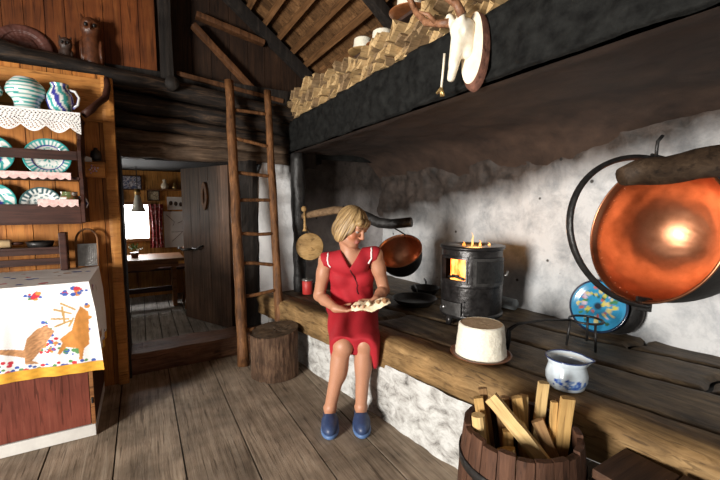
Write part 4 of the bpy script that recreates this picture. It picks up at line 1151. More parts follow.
# beam it hangs from
b0, b1 = V((1.497, .713, 1.452)), V((2.66, .075, 1.66))
bm = bmesh.new(); tube(bm, log_pts(b0, b1, 26, .012, 3.3), [.034, .044] + [.05 + .0015 * k for k in range(24)], 16, True, 1, .07, 5)
tag(finish('crane_beam', bm, 'beam_brown', smooth=True), 'thick brown log beam reaching from the wall in front of the large cauldron', 'beam')
bm = bmesh.new(); tube(bm, [(1.60, .655, 1.525), (1.60, .655, 1.55), (1.602, .654, 1.575), (1.616, .646, 1.595)], .006, 8); tag(finish('iron_peg', bm, 'iron', smooth=True), 'small bent iron peg standing on the brown log beam', 'hook')

# ------------------------------------------------------------------ far corner: crane arm, second cauldron, round board
t = thing('crane_arm', 'bent wooden crane arm behind the seated woman, blackened at its end', 'crane arm', (1.43, 3.5, 1.3))
bm = bmesh.new(); tube(bm, [(1.38, 3.49, 1.24), (1.46, 3.36, 1.268), (1.56, 3.153, 1.302), (1.64, 2.98, 1.295)], [.03, .036, .038, .036], 10, True, 1, .15, 2); finish('light_arm', bm, 'arm_wood', t, True)
bm = bmesh.new(); tube(bm, [(1.62, 3.02, 1.31), (1.66, 2.92, 1.285), (1.703, 2.82, 1.245), (1.75, 2.70, 1.20), (1.80, 2.59, 1.192), (1.885, 2.43, 1.212)], [.034, .042, .047, .045, .042, .040], 12, True, 1.0, .12, 8); finish('black_arm', bm, 'charred', t, True)
c2 = V((1.80, 2.475, .985)); n2 = (V((-.60, -.70, 0)) * .8 + V((-.2, .1, 1.0))).normalized()
t = thing('hanging_cauldron', 'smaller copper cauldron with a black outside hanging behind the woman', 'cauldron', tuple(c2))
M3 = basis(-n2, (0, 0, 1), c2); s3 = .182 / .302
bm = bmesh.new(); lathe(bm, [(r * s3, z * s3) for r, z in prin], 64, M3); bmesh.ops.reverse_faces(bm, faces=bm.faces); finish('inner_bowl', bm, 'copper_dark', t, True)
bm = bmesh.new(); lathe(bm, prof_fine([((r * s3 + .006) if r > 0 else 0, z * s3 + .005) for r, z in prin][::-1], 1), 64, M3); finish('sooty_outside', bm, 'soot', t, True)
bm = bmesh.new(); tube(bm, [M3 @ V((.184 * math.cos(a), .184 * math.sin(a), .002)) for a in [2 * PI * k / 64 for k in range(65)]], .005, 8, False); finish('rim', bm, 'copper_dark', t, True)
bm = bmesh.new()
tp_ = M3 @ V((0, -.184, 0)); tp_ = max((M3 @ V((.184 * math.cos(a), .184 * math.sin(a), 0)) for a in [2 * PI * k / 64 for k in range(64)]), key=lambda p: p.z)
hk = V((1.805, 2.575, 1.165)); tube(bm, [hk, hk.lerp(tp_, .5) + V((0, -.01, 0)), tp_, tp_ + V((.01, .01, -.03))], .006, 8); finish('iron_hook', bm, 'iron', t, True)
bm = bmesh.new(); tube(bm, [(1.795, 2.555, .80), (1.79, 2.55, .66), (1.80, 2.54, .60)], .006, 8)
bm.free()
t = thing('round_board', 'round flat yellowish wooden board hanging on the charred post', 'board', (1.435, 3.46, .94))
bm = bmesh.new(); lathe(bm, [(0, -.01), (.128, -.01), (.134, -.004), (.134, .006), (.128, .011), (0, .011)], 48, basis(V((-.38, -.92, .05)), (0, 0, 1), (1.42, 3.43, .945)))
finish('disc', bm, 'round_board', t, True)
bm = bmesh.new(); tube(bm, [(1.425, 3.43, 1.07), (1.40, 3.47, 1.15), (1.385, 3.50, 1.16)], .006, 6); finish('hanging_loop', bm, 'arm_wood', t, True)
t = thing('wooden_ladle', 'small wooden ladle with a knobbed handle hanging on the charred post', 'ladle', (1.42, 3.47, 1.2))
bm = bmesh.new(); tube(bm, [(1.36, 3.42, 1.34), (1.36, 3.42, 1.325), (1.362, 3.42, 1.30), (1.364, 3.42, 1.285)], [.012, .026, .026, .012], 12); finish('knob', bm, 'round_board', t, True)
bm = bmesh.new(); tube(bm, [(1.364, 3.42, 1.29), (1.366, 3.42, 1.20), (1.366, 3.42, 1.13), (1.368, 3.42, 1.10)], [.010, .011, .012, .024], 10); finish('handle', bm, 'round_board', t, True)
t = thing('tin', 'small red tin standing on the hearth behind the woman', 'tin', (1.37, 3.40, zt(3.4)))
bm = bmesh.new(); lathe(bm, [(0, 0), (.05, 0), (.05, .13), (0, .13)], 28, Matrix.Translation((1.37, 3.38, zt(3.38) + .003))); bevel(bm, .002, 1); finish('can', bm, 'red_paint', t, True)
bm = bmesh.new(); lathe(bm, [(0, .13), (.052, .13), (.052, .145), (.012, .147), (.012, .158), (0, .158)], 28, Matrix.Translation((1.37, 3.38, zt(3.38) + .003))); finish('lid', bm, 'tin', t, True)
def pan(label, x, y, z, r, h):
    t = thing('iron_pan', label, 'pan', (x, y, z))
    bm = bmesh.new(); lathe(bm, prof_fine([(0, 0), (r * .75, 0), (r, h), (r + .004, h), (r + .002, h + .004), (r - .006, h), (r * .74, .006), (0, .006)], 3), 48, Matrix.Translation((x, y, z))); finish('bowl', bm, 'iron', t, True)
    bm = bmesh.new(); tube(bm, [(x + r * .7, y + r * .7, z + h), (x + r * .9, y + r * .95, z + h + .02), (x + r * 1.2, y + r * 1.5, z + h + .03)], .008, 8); finish('handle', bm, 'iron', t, True)
pan('wide black iron pan on the hearth between the woman and the stove', 2.00, 2.52, zt(2.5) + .002, .19, .05)
pan('smaller black pan on the hearth at the wall behind the wide pan', 2.33, 2.78, zt(2.8) + .002, .14, .06)

# ------------------------------------------------------------------ barrel of firewood
bc = V((1.16, .835, 0))
t = thing('wooden_barrel', 'open wooden tub filled with split firewood on the floor before the hearth', 'barrel', (bc.x, bc.y, 0))
NS = 22
for k in range(NS):
    bm = bmesh.new(); a0, a1 = 2 * PI * k / NS + .008, 2 * PI * (k + 1) / NS - .008; rows = []
    for j in range(9):
        z = .004 + .546 * j / 8; r = .192 + .026 * math.sin(PI * (.12 + .80 * j / 8)); zz = z + (.006 * math.sin(k * 2.7) if j == 8 else 0)
        rows.append([bm.verts.new((bc.x + rr_ * math.cos(a), bc.y + rr_ * math.sin(a), zz)) for rr_, a in ((r - .02, a0), (r, a0), (r + .002, (a0 + a1) / 2), (r, a1), (r - .02, a1))])
    for p, q in zip(rows, rows[1:]):
        for i in range(5): bm.faces.new((p[i], p[(i + 1) % 5], q[(i + 1) % 5], q[i]))
    bm.faces.new(rows[0]); bm.faces.new(rows[-1][::-1]); bmesh.ops.recalc_face_normals(bm, faces=bm.faces)
    finish('stave', bm, 'barrel_wood', t)
for z in (.43, .12):
    bm = bmesh.new(); rr_ = .192 + .026 * math.sin(PI * (.12 + .80 * (z / .55))) + .002
    lathe(bm, [(rr_, z - .018), (rr_ + .003, z - .018), (rr_ + .004, z + .018), (rr_ + .001, z + .018)], 64, Matrix.Translation(bc)); finish('hoop', bm, 'iron', t, True)
bm = bmesh.new(); lathe(bm, [(0, .03), (.185, .03), (.185, .05), (0, .05)], 32, Matrix.Translation(bc)); finish('bottom', bm, 'barrel_wood', t)
def inb(p, lim=.165):
    q = V(p); d = V((q.x - bc.x, q.y - bc.y)); L_ = d.length
    if L_ > lim: d *= lim / L_
    return V((bc.x + d.x, bc.y + d.y, q.z))
sticks = [((1.089, .914, .645), (1.175, .715, .44), .026, .016, 'split_wood_pale', 'long pale split log lying slantwise across the front of the tub'),
 ((1.083, .970, .62), (1.12, .90, .20), .020, .014, 'split_wood', 'upright split log second from the left in the tub'),
 ((1.123, .985, .64), (1.17, .93, .20), .017, .012, 'split_wood_dark', 'thin dark split log behind the two left ones in the tub'),
 ((1.035, .925, .585), (1.06, .89, .20), .024, .022, 'split_wood_pale', 'short thick branch with a pale sawn end at the left rim of the tub'),
 ((1.205, .945, .60), (1.21, .93, .20), .018, .015, 'split_wood_dark', 'dark upright split log at the back of the tub left of the middle'),
 ((1.195, .885, .63), (1.25, .845, .25), .022, .014, 'split_wood', 'tall split log in the middle of the tub'),
 ((1.240, .892, .62), (1.252, .880, .25), .022, .015, 'split_wood_pale', 'pale split log leaning right of the middle of the tub'),
 ((1.305, .850, .675), (1.305, .88, .25), .021, .016, 'split_wood_pale', 'tallest pale split log at the right rim below the enamel pot'),
 ((1.292, .745, .665), (1.30, .765, .22), .026, .016, 'split_wood', 'broad upright split log at the right rim of the tub'),
 ((1.325, .782, .63), (1.315, .80, .22), .015, .012, 'split_wood_dark', 'narrow dark split log at the far right of the tub'),
 ((1.268, .782, .64), (1.262, .785, .25), .013, .010, 'split_wood', 'thin split log between the two tall ones at the right'),
 ((1.155, .930, .60), (1.17, .87, .22), .019, .013, 'split_wood_dark', 'brown split log just behind the long slanting one'),
 ((1.215, .810, .57), (1.245, .735, .40), .024, .015, 'split_wood_dark', 'darker slanting log beside the long pale one in the tub'),
 ((1.082, .835, .49), (1.11, .80, .25), .034, .016, 'split_wood', 'short broad chunk low at the front of the tub'),
 ((1.125, .865, .53), (1.13, .84, .20), .020, .016, 'split_wood', 'split log half hidden under the long slanting one')]
for k, (a, c, w_, h_, mat, lab) in enumerate(sticks):
    a, c = inb(a, .158), inb(c, .135); d = a - c; L_ = d.length
    bm = bmesh.new(); x, y, z = frame(d, V((.5, .86, 0))); M = Matrix((x, y, z)).transposed().to_4x4(); M.translation = c
    poly = [(-w_, -h_ * .8), (w_ * .7, -h_), (w_, h_ * .2), (w_ * .1, h_), (-w_ * .8, h_ * .7)] if k != 3 else [(w_ * math.cos(q), h_ * math.sin(q)) for q in [2 * PI * i / 12 for i in range(12)]]
    rings = []
    for j in range(9):
        s_ = j / 8; tw = .12 * mn.noise(V((k, j * .4, 0)))
        rings.append([bm.verts.new((px * (1 + .10 * mn.noise(V((k, j * .7, i)))) + tw * .02, py * (1 + .12 * mn.noise(V((k + 5, j * .7, i)))), L_ * s_ + (.012 * mn.noise(V((k, i * 3., 2))) if j == 8 else 0))) for i, (px, py) in enumerate(poly)])
    N = len(poly)
    for p, q in zip(rings, rings[1:]):
        for i in range(N): bm.faces.new((p[i], p[(i + 1) % N], q[(i + 1) % N], q[i]))
    bm.faces.new(rings[0][::-1]); bm.faces.new(rings[-1]); bmesh.ops.recalc_face_normals(bm, faces=bm.faces)
    o = bpy.data.objects.new('firewood_log', bpy.data.meshes.new('firewood_log')); bm.to_mesh(o.data); bm.free(); COL.objects.link(o); o.data.materials.append(MATS[mat]); o.matrix_world = M
    tag(o, lab, 'firewood', 'split logs in the tub')
# low plank step at the right foreground
t = thing('plank_step', 'dark reddish plank bench at the lower right corner against the hearth', 'bench', (1.3, .1, 0))
for k in range(4):
    y1 = .632 - k * .165; finish('plank', bbox_mesh((1.255 if k == 0 else 1.02, 1.466 + k * .02, y1 - .16, y1, .45, .482), .004), 'dark_plank', t)
for x in (1.26, 1.41): finish('side_board', bbox_mesh((x, x + .03, -.02, .62, 0.002, .45), .003), 'dark_plank', t)

# ================================================================== ON THE HOOD
random.seed(4)
NY, NZ = 54, 3
ys = [1.02 + 2.72 * i / NY for i in range(NY + 1)]
P = {}
for i in range(NY + 1):
    hh = .215 + .03 * math.sin(i * .6) + .04 * (ys[i] > 3.0) - .08 * (ys[i] < 1.35)
    for j in range(NZ + 1):
        P[i, j] = (ys[i] + (random.uniform(-.022, .022) if 0 < i < NY else 0) - .22 * (j / NZ - .5), 2.179 + hh * (j / NZ) + (random.uniform(-.022, .022) if j > 0 else 0) + (random.uniform(-.02, .035) if j == NZ else 0))
def fw(poly):
    if random.random() < .8:
        k = random.randrange(len(poly)); p, q_ = poly[k], poly[(k + 1) % len(poly)]; mx = sum(v[0] for v in poly) / len(poly); my = sum(v[1] for v in poly) / len(poly)
        poly = poly[:k + 1] + [((p[0] + q_[0]) / 2 * .5 + mx * .5, (p[1] + q_[1]) / 2 * .5 + my * .5)] + poly[k + 1:]
    ki = random.uniform(.70, .93)
    cx = sum(p[0] for p in poly) / len(poly); cy = sum(p[1] for p in poly) / len(poly)
    q = [(cx + (y - cx) * ki, cy + (z - cy) * (ki + .04)) for y, z in poly]
    x0 = 1.345 + random.uniform(-.045, .06); L_ = random.uniform(.12, .18)
    bm = bmesh.new(); n = len(q); R_ = []
    for s_ in range(4):
        sh = 1 - .12 * random.random() if s_ in (0, 3) else 1
        R_.append([bm.verts.new((x0 + L_ * s_ / 3 + (random.uniform(-.012, .012) if s_ == 0 else 0), cx + (y - cx) * sh, cy + (z - cy) * sh)) for y, z in q])
    for a, c in zip(R_, R_[1:]):
        for i in range(n): bm.faces.new((a[i], a[(i + 1) % n], c[(i + 1) % n], c[i]))
    bm.faces.new(R_[0][::-1]); bm.faces.new(R_[-1]); bmesh.ops.recalc_face_normals(bm, faces=bm.faces)
    c0 = V((x0, cx, min(z for y, z in q))); bm.transform(Matrix.Translation(-c0))
    o = finish('kindling_piece', bm, random.choice(['stacked_wood', 'stacked_wood', 'stacked_wood_dark']))
    o.location = c0; tag(o, 'split firewood piece in the long stack along the edge of the black hood', 'firewood', 'firewood stacked on the hood edge')
for i in range(NY):
    for j in range(NZ):
        a, b_, c, d = P[i, j], P[i + 1, j], P[i + 1, j + 1], P[i, j + 1]
        r_ = random.random()
        if j == NZ - 1 and random.random() < .25: continue
        if r_ < .25: fw([a, b_, c]); fw([a, c, d])
        elif r_ < .45: fw([a, b_, d]); fw([b_, c, d])
        else: fw([a, b_, c, d])
for k, (y, x, z, sc1, lab, pl) in enumerate(((2.58, 1.52, 2.50, .56, 'small white cheese standing farthest along the hood, above the stacked firewood', 'pale wooden plate under the farthest cheese on the hood'),
                                 (2.31, 1.52, 2.45, .58, 'white cheese second along the hood, half hidden by its brown plate', 'brown wooden plate under the second cheese on the hood'),
                                 (2.00, 1.52, 2.54, .64, 'white cheese nearest the antlers on the hood, at the photo top', 'brown copper-coloured plate under the cheese nearest the antlers'))):
    make_cheese((x, y, z), lab, pl, None, sc1, pmat='plate_copper' if k else 'round_board', prad=.20, top='cheese')
    o = thing('cheese_stand', ['low rough stand under the farthest cheese on the hood', 'low rough stand under the second cheese on the hood', 'low rough stand under the cheese nearest the antlers on the hood'][k], 'stand', (x + .08, y, 2.178))
    finish('board', bbox_mesh((x - .03, x + .15, y - .09, y + .09, z - .022, z - .001), .003), 'dim_wood', o); finish('prop', bbox_mesh((x + .10, x + .15, y - .04, y + .04, 2.178, z - .022), .003), 'dim_wood', o)

# antler trophy
t = thing('antler_trophy', 'deer skull with antlers on an oval slice of wood fixed to the black hood', 'trophy', (1.28, 1.21, 2.0))
MP = basis(V((-1, -.10, .10)), (0, 0, 1), (1.262, 1.205, 2.01))
bm = bmesh.new(); N = 48
ell = [(.052 * math.cos(a) * (1 - .15 * math.sin(a)), .150 * math.sin(a)) for a in [2 * PI * k / N for k in range(N)]]
prism(bm, ell, -.018, .016, MP); finish('plaque', bm, 'cut_wood', t)
bm = bmesh.new()
A = [bm.verts.new(MP @ V((x * 1.0, y, .014))) for x, y in ell]; B = [bm.verts.new(MP @ V((x * 1.14, y * 1.09 - .008, -.006))) for x, y in ell]; C_ = [bm.verts.new(MP @ V((x * 1.16, y * 1.10 - .010, -.024))) for x, y in ell]
for i in range(N):
    j = (i + 1) % N; bm.faces.new((A[i], A[j], B[j], B[i])); bm.faces.new((B[i], B[j], C_[j], C_[i]))
bmesh.ops.recalc_face_normals(bm, faces=bm.faces); finish('bark', bm, 'bark', t, True)
S_ = SDF((1.05, 1.08, 1.80), (1.30, 1.36, 2.20), .0055)
top = V((1.205, 1.235, 2.09)); nose = V((1.185, 1.262, 1.895))
S_.ell(top, (.044, .040, .044), .01); S_.cone(top - V((0, 0, .02)), nose, .036, .017, .015); S_.cone((1.235, 1.235, 2.10), (1.245, 1.23, 2.0), .04, .03, .02)
for s_ in (-1, 1):
    S_.ell((1.178, 1.235 + s_ * .042, 2.062), (.018, .020, .018), .005, mode='sub'); S_.cone((1.19, 1.238 + s_ * .022, 2.11), (1.18, 1.24 + s_ * .034, 2.145), .018, .017, .008)
    S_.cone((1.17, 1.255 + s_ * .012, 1.935), (1.165, 1.258 + s_ * .01, 1.905), .008, .006, .004, 'sub')
link_mesh('skull', S_.mesh('skull'), 'bone', t, True).location = -V(t.location)
def antler(pts, rad, tines):
    bm = bmesh.new(); tube(bm, pts, rad, 10, True, 1, .15, pts[0][1] * 9)
    for a, c in tines: tube(bm, [a, V(a).lerp(V(c), .5) + V((0, 0, .012)), c], [.012, .010, .003], 8)
    finish('antler', bm, 'antler', t, True)
antler([(1.18, 1.27, 2.125), (1.165, 1.315, 2.135), (1.15, 1.39, 2.165), (1.15, 1.46, 2.235), (1.15, 1.52, 2.33), (1.16, 1.56, 2.46), (1.17, 1.56, 2.60)], [.020, .016, .0155, .015, .014, .013, .005], [((1.16, 1.33, 2.14), (1.09, 1.37, 2.19)), ((1.15, 1.47, 2.24), (1.08, 1.47, 2.33))])
antler([(1.18, 1.20, 2.125), (1.165, 1.215, 2.17), (1.15, 1.26, 2.215), (1.145, 1.30, 2.30), (1.15, 1.31, 2.42), (1.16, 1.29, 2.56)], [.020, .017, .016, .015, .013, .005], [((1.16, 1.22, 2.18), (1.09, 1.22, 2.24)), ((1.145, 1.30, 2.30), (1.07, 1.32, 2.38))])
t = thing('hanging_hook', 'thin pale hook with a forked end hanging from the antler trophy skull', 'hook', (1.165, 1.30, 1.9))
bm = bmesh.new(); tube(bm, [(1.166, 1.285, 2.0), (1.166, 1.292, 1.93), (1.167, 1.302, 1.86)], .005, 8); finish('shank', bm, 'bone', t, True)
bm = bmesh.new(); tube(bm, [(1.166, 1.33, 1.845), (1.167, 1.305, 1.858), (1.167, 1.285, 1.825)], [.006, .010, .005], 8); tube(bm, [(1.167, 1.303, 1.86), (1.167, 1.300, 1.825)], [.010, .006], 8); finish('fork', bm, 'brass', t, True)
# ================================================================== THE SEATED WOMAN
def nrm_(v): v = np.array(v, float); return v / np.linalg.norm(v)
A3 = lambda *v: np.array(v, float)
bf = A3(-.56, -.83, 0); lf = A3(.83, -.56, 0); up = A3(0, 0, 1.)
FB = np_frame(lf, bf, up)
shR, shL = A3(1.055, 2.270, .985), A3(1.322, 2.085, 1.025)
elR, wrR = A3(1.028, 2.330, .735), A3(1.058, 2.128, .690)
elL, wrL = A3(1.400, 2.092, .782), A3(1.262, 1.985, .745)
hipR, hipL = A3(1.225, 2.385, .612), A3(1.375, 2.300, .615)
knR, knL = A3(1.028, 1.975, .500), A3(1.150, 1.932, .512)
anR, anL = A3(.956, 2.018, .105), A3(1.127, 1.932, .105)
Hc, Cc, Nc = A3(1.300, 2.345, .625), A3(1.235, 2.245, .885), A3(1.190, 2.178, 1.035)
woman = thing('person', 'woman in a red sleeveless dress and blue clogs seated on the hearth edge holding flatbread', 'person', (1.30, 2.34, .52))
OFF = -V(woman.location)
hf_ = nrm_((.32, -.93, -.46)); hr_ = nrm_(np.cross(hf_, up)); hu_ = np.cross(hr_, hf_)
hr_ = nrm_(hr_ + .10 * hu_); hu_ = nrm_(np.cross(hr_, hf_))
HM = np_frame(hr_, hf_, hu_); hc = A3(1.180, 2.135, 1.208)
def hp(x, y, z): return hc + HM @ A3(x, y, z)

S_ = SDF((.84, 1.72, .02), (1.52, 2.52, 1.39), .005)
# core and limbs
S_.ell(Hc, (.15, .10, .10), .02, FB); S_.ell((Hc + Cc) / 2 + bf * .02, (.13, .095, .17), .04, FB); S_.ell(Cc + bf * .01, (.145, .092, .155), .04, FB)
S_.cone(shR, shL, .046, .046, .035)
S_.ell(Nc + bf * .020 - up * .05, (.08, .046, .07), .02, FB)
for sh, el, wr in ((shR, elR, wrR), (shL, elL, wrL)):
    S_.cone(sh, el, .049, .038, .02); S_.ell(sh * .62 + el * .38, (.046, .046, .06), .02); S_.cone(el, el * .65 + wr * .35, .037, .039, .012); S_.cone(el * .65 + wr * .35, wr, .038, .026, .012)
for hi, kn, an in ((hipR, knR, anR), (hipL, knL, anL)):
    S_.cone(hi, kn, .084, .060, .02); S_.ell(kn + bf * .010, (.056, .054, .060), .02, FB); S_.cone(kn, an, .054, .035, .015)
    cal = kn * .68 + an * .32 - bf * .018; S_.ell(cal, (.056, .058, .12), .02, FB)
    d = nrm_((an - kn) * A3(0, 0, 0) + A3(-.445, -.895, 0)); S_.cone(an - up * .01, an + d * .10 - up * .055, .034, .028, .02); S_.ell(an - d * .03 - up * .05, (.03, .032, .04), .015)
    for s_ in (-1, 1): S_.ell(an + np.cross(d, up) * s_ * .027 + up * .004, (.011, .011, .012), .014)
# neck and head
S_.cone(Nc - bf * .005, hp(0, -.03, -.075), .060, .050, .02); S_.cone(hp(0, -.03, -.075), hp(0, -.02, -.02), .050, .055, .02)
S_.ell(hp(0, -.014, .025), (.074, .092, .092), .01, HM); S_.ell(hp(0, .022, -.045), (.060, .066, .070), .02, HM)
S_.ell(hp(0, .067, -.094), (.026, .022, .020), .015, HM); S_.ell(hp(0, .060, .030), (.058, .030, .040), .015, HM)
for s_ in (-1, 1):
    S_.ell(hp(s_ * .040, .056, -.032), (.026, .026, .026), .018, HM); S_.ell(hp(s_ * .030, .082, .032), (.024, .010, .009), .010, HM)
    S_.ell(hp(s_ * .031, .094, .006), (.017, .014, .012), .010, HM, 'sub'); S_.cone(hp(s_ * .050, .02, -.085), hp(s_ * .02, .06, -.098), .022, .018, .02)
    S_.ell(hp(s_ * .031, .080, .0135), (.019, .012, .006), .004, HM)
    S_.ell(hp(s_ * .077, -.004, -.012), (.010, .020, .030), .006, HM)
    S_.ell(hp(s_ * .011, .099, -.030), (.009, .010, .008), .006, HM)
S_.cone(hp(0, .088, .018), hp(0, .110, -.024), .009, .0125, .009)
S_.ell(hp(0, .087, -.056), (.023, .011, .0065), .005, HM); S_.ell(hp(0, .085, -.070), (.019, .011, .007), .005, HM)
# hands
def hand(w, d, n, side, curl, tw=1.):
    d = nrm_(d); n = nrm_(np.array(n) - d * np.dot(n, d)); s_ = np.cross(n, d) * side
    M = np_frame(d, s_, n)
    S_.ell(w + d * .045, (.050, .036, .017), .012, M); S_.cone(w - d * .01, w + d * .03, .026, .022, .012)
    for i in range(4):
        L_ = [.040, .045, .042, .033][i]; p = w + d * (.084 - .005 * abs(i - 1)) + s_ * (.030 - .019 * i); a = 0
        for seg, (kl, r0, r1) in enumerate(((1., .0095, .0088), (.68, .0088, .008), (.55, .008, .0065))):
            a += math.radians(curl[seg] + 4 * i); q = p + (d * math.cos(a) + n * math.sin(a)) * L_ * kl
            S_.cone(p, q, r0, r1, .003); p = q
    p = w + d * .022 + s_ * .028; t1 = p + nrm_(d * .7 + s_ * .6 + n * .35) * .042; t2 = t1 + nrm_(d * .95 + s_ * .1 + n * .45) * .032
    S_.cone(p, t1, .015, .011, .008); S_.cone(t1, t2, .0105, .008, .003)
hand(wrR, (.78, -.62, -.10), (-.05, .10, 1.), 1, (12, 22, 20))
hand(wrL, (-.88, -.06, -.42), (-.30, -.25, .85), -1, (16, 28, 22))
me = S_.mesh('body'); o = link_mesh('body', me, 'skin', woman, True); o.location = OFF
lipc = [hp(0, .095, -.056), hp(0, .093, -.070)]
browc = [(hp(s_ * .018, .098, .034), hp(s_ * .046, .080, .036)) for s_ in (-1, 1)]
def skinc(c):
    p = np.array(c); base = A3(.43, .205, .120)
    if p[2] > 1.08:
        q = HM.T @ (p - hc)
        if q[1] > .07 and abs(q[0]) < .024 and (abs(q[2] + .056) < .007 or abs(q[2] + .069) < .008): return (.36, .125, .095)
        for s_ in (-1, 1):
            if abs(q[0] - s_ * .031) < .020 and abs(q[2] - .034 + .15 * abs(abs(q[0]) - .028)) < .0045 and q[1] > .05: return (.22, .12, .06)
        ch = math.exp(-((abs(q[0]) - .042) ** 2 + (q[2] + .03) ** 2) / .0009) * (q[1] > .03)
        base = base * (1 - .0 * ch) + ch * A3(.05, -.05, -.045)
    return tuple(base * (1 + .06 * mn.noise(V(c) * 25)))
paint(o, skinc)
for s_ in (-1, 1):
    bm = bmesh.new(); Mx = Matrix([list(r) for r in HM]).to_4x4(); Mx.translation = V(hp(s_ * .031, .0740, .004))
    bmesh.ops.create_uvsphere(bm, u_segments=24, v_segments=16, radius=.0118, matrix=Mx)
    ey = finish('eye', bm, 'eye', woman, True)
    gz = nrm_((.40, -.90, -.55)); ec = V(hp(s_ * .031, .0740, .004)) + OFF
    paint(ey, lambda c: (lambda dd: (.01, .01, .01) if dd > .97 else ((.06, .09, .10) if dd > .87 else (.30, .26, .24)))(float(np.dot(nrm_(np.array(c - ec)), gz))))
# hair: short fair bob with a swept fringe
S_ = SDF(hc - .17, hc + A3(.17, .17, .17), .004)
S_.ell(hp(0, -.020, .036), (.087, .104, .098), .01, HM)
for s_ in (-1, 1):
    S_.ell(hp(s_ * .074, -.012, -.030), (.028, .052, .084), .02, HM)
S_.ell(hp(0, -.076, -.030), (.080, .046, .092), .02, HM)
S_.ell(hp(0, .124, -.046), (.070, .088, .096), .012, HM, 'sub')
S_.ell(hp(.01, .078, .064), (.064, .024, .028), .012, HM); S_.ell(hp(-.046, .062, .052), (.026, .022, .030), .012, HM)
S_.ell(hp(.064, .040, .010), (.018, .030, .055), .012, HM); S_.ell(hp(-.070, .030, .01), (.017, .024, .055), .012, HM)
me = S_.mesh('hair'); o = link_mesh('hair', me, 'hair', woman, True); o.location = OFF
for v in me.vertices:
    q = HM.T @ (np.array(v.co) - hc); a = math.atan2(q[0], q[1] + .02)
    st_ = mn.noise(V((a * 11 + 1.5 * q[2] * 10, q[2] * 7, 0)))
    d = nrm_(q); v.co += V(HM @ d) * (.009 * st_)
def hairc(c):
    q = HM.T @ (np.array(c) - hc); a = math.atan2(q[0], q[1] + .02)
    k = .5 + .5 * mn.noise(V((a * 13 + 10 * q[2], q[2] * 9, 3))); k = max(0, min(1, (k - .5) * 1.8 + .5))
    return tuple(A3(.07, .036, .014) * (1 - k) + A3(.50, .33, .145) * k)
paint(o, hairc)
# dress
S_ = SDF((.84, 1.78, .34), (1.56, 2.56, 1.12), .006)
S_.ell(Hc, (.185, .135, .115), .03, FB); S_.ell((Hc + Cc) / 2 + bf * .03 - up * .02, (.150, .118, .15), .05, FB); S_.ell(Cc + bf * .012, (.158, .105, .165), .05, FB)
for s_ in (-1, 1): S_.ell(Cc + bf * .070 + lf * s_ * .072 - up * .010, (.070, .058, .066), .035, FB)
S_.cone(shR, shL, .056, .056, .03); S_.ell(Nc + bf * .035 - up * .060, (.125, .066, .085), .03, FB)
for hi, kn in ((hipR, knR), (hipL, knL)):
    S_.cone(hi - up * .005, kn + bf * .015 - up * .0, .102, .080, .04)
km = (knR + knL) / 2
S_.cone(Hc + up * .01, km + up * .005 - bf * .05, .095, .06, .04)
S_.ell(knR - bf * .07 - lf * .062 - up * .062, (.028, .115, .115), .03, FB); S_.ell(knL - bf * .05 + lf * .066 - up * .060, (.026, .10, .115), .03, FB)
# hem, neckline, armholes
hn = nrm_(bf * .93 - up * .36)
S_.half(km + bf * .030 - up * .02, hn, .006)
S_.cone(Nc + up * .06 + bf * .02, Nc + up * .015 + bf * .03, .064, .058, .008, 'sub')
sl_w, X_ = S_.win(Cc + A3(-.3, -.3, .02), Cc + A3(.3, .3, .28))
ss_ = (X_ - Cc) @ lf; ff_ = (X_ - Cc) @ bf; zz_ = X_[..., 2] - .945
S_.op(sl_w, np.maximum(np.abs(ss_ - .004) * .86 - zz_ * .50, .035 - ff_), .004, 'sub')
for sh, el, s_ in ((shR, elR, -1), (shL, elL, 1)):
    S_.cone(sh + lf * s_ * .058 - up * .02, el + lf * s_ * .016, .062, .060, .006, 'sub')
S_.half((.84, 1.78, .525), (0, 0, -1), .001) if False else None
me = S_.mesh('dress'); o = link_mesh('dress', me, 'dress_red', woman, True); o.location = OFF
nr = [v.normal.copy() for v in me.vertices]
for v, n_ in zip(me.vertices, nr):
    c = v.co.copy(); q = np.array(c)
    s_ = float((q - Cc) @ lf); z = c.z
    f = .004 * mn.noise(V((s_ * 16, z * 9, 1))) + .005 * math.exp(-((z - .73) / .07) ** 2) * math.sin(s_ * 60 + z * 30)
    if z < .70: f += .005 * math.sin(float(q @ lf) * 55 + float(q @ bf) * 9)
    v.co = c + n_ * f
# wrap seam and white piping at the armholes
def onsurf(pts, ob_pts, lift=.003):
    out = []
    for p in pts:
        i = np.argmin(((ob_pts[0] - np.array(p)) ** 2).sum(1)); out.append(V(ob_pts[0][i]) + V(ob_pts[1][i]) * lift)
    return out
dv = np.array([v.co[:] for v in me.vertices]); dn = np.array([v.normal[:] for v in me.vertices])
for s_, sh in ((-1, shR), (1, shL)):
    base = sh - lf * s_ * .020
    pts = onsurf([base + bf * (.03 + .055 * t_) + up * (.055 - .135 * t_) - lf * s_ * (.004 * t_) for t_ in [k / 11 for k in range(10)]], (dv, dn), .002)
    bm = bmesh.new(); tube(bm, pts, .0055, 6); finish('white_piping', bm, 'piping_white', woman, True)
pts = onsurf([Cc + bf * .17 + up * (.06 - .20 * t_) + lf * (.004 + .06 * t_) for t_ in [k / 11 for k in range(12)]], (dv, dn), .001)
bm = bmesh.new(); tube(bm, pts, .004, 6); finish('wrap_seam', bm, 'seam_red', woman, True)
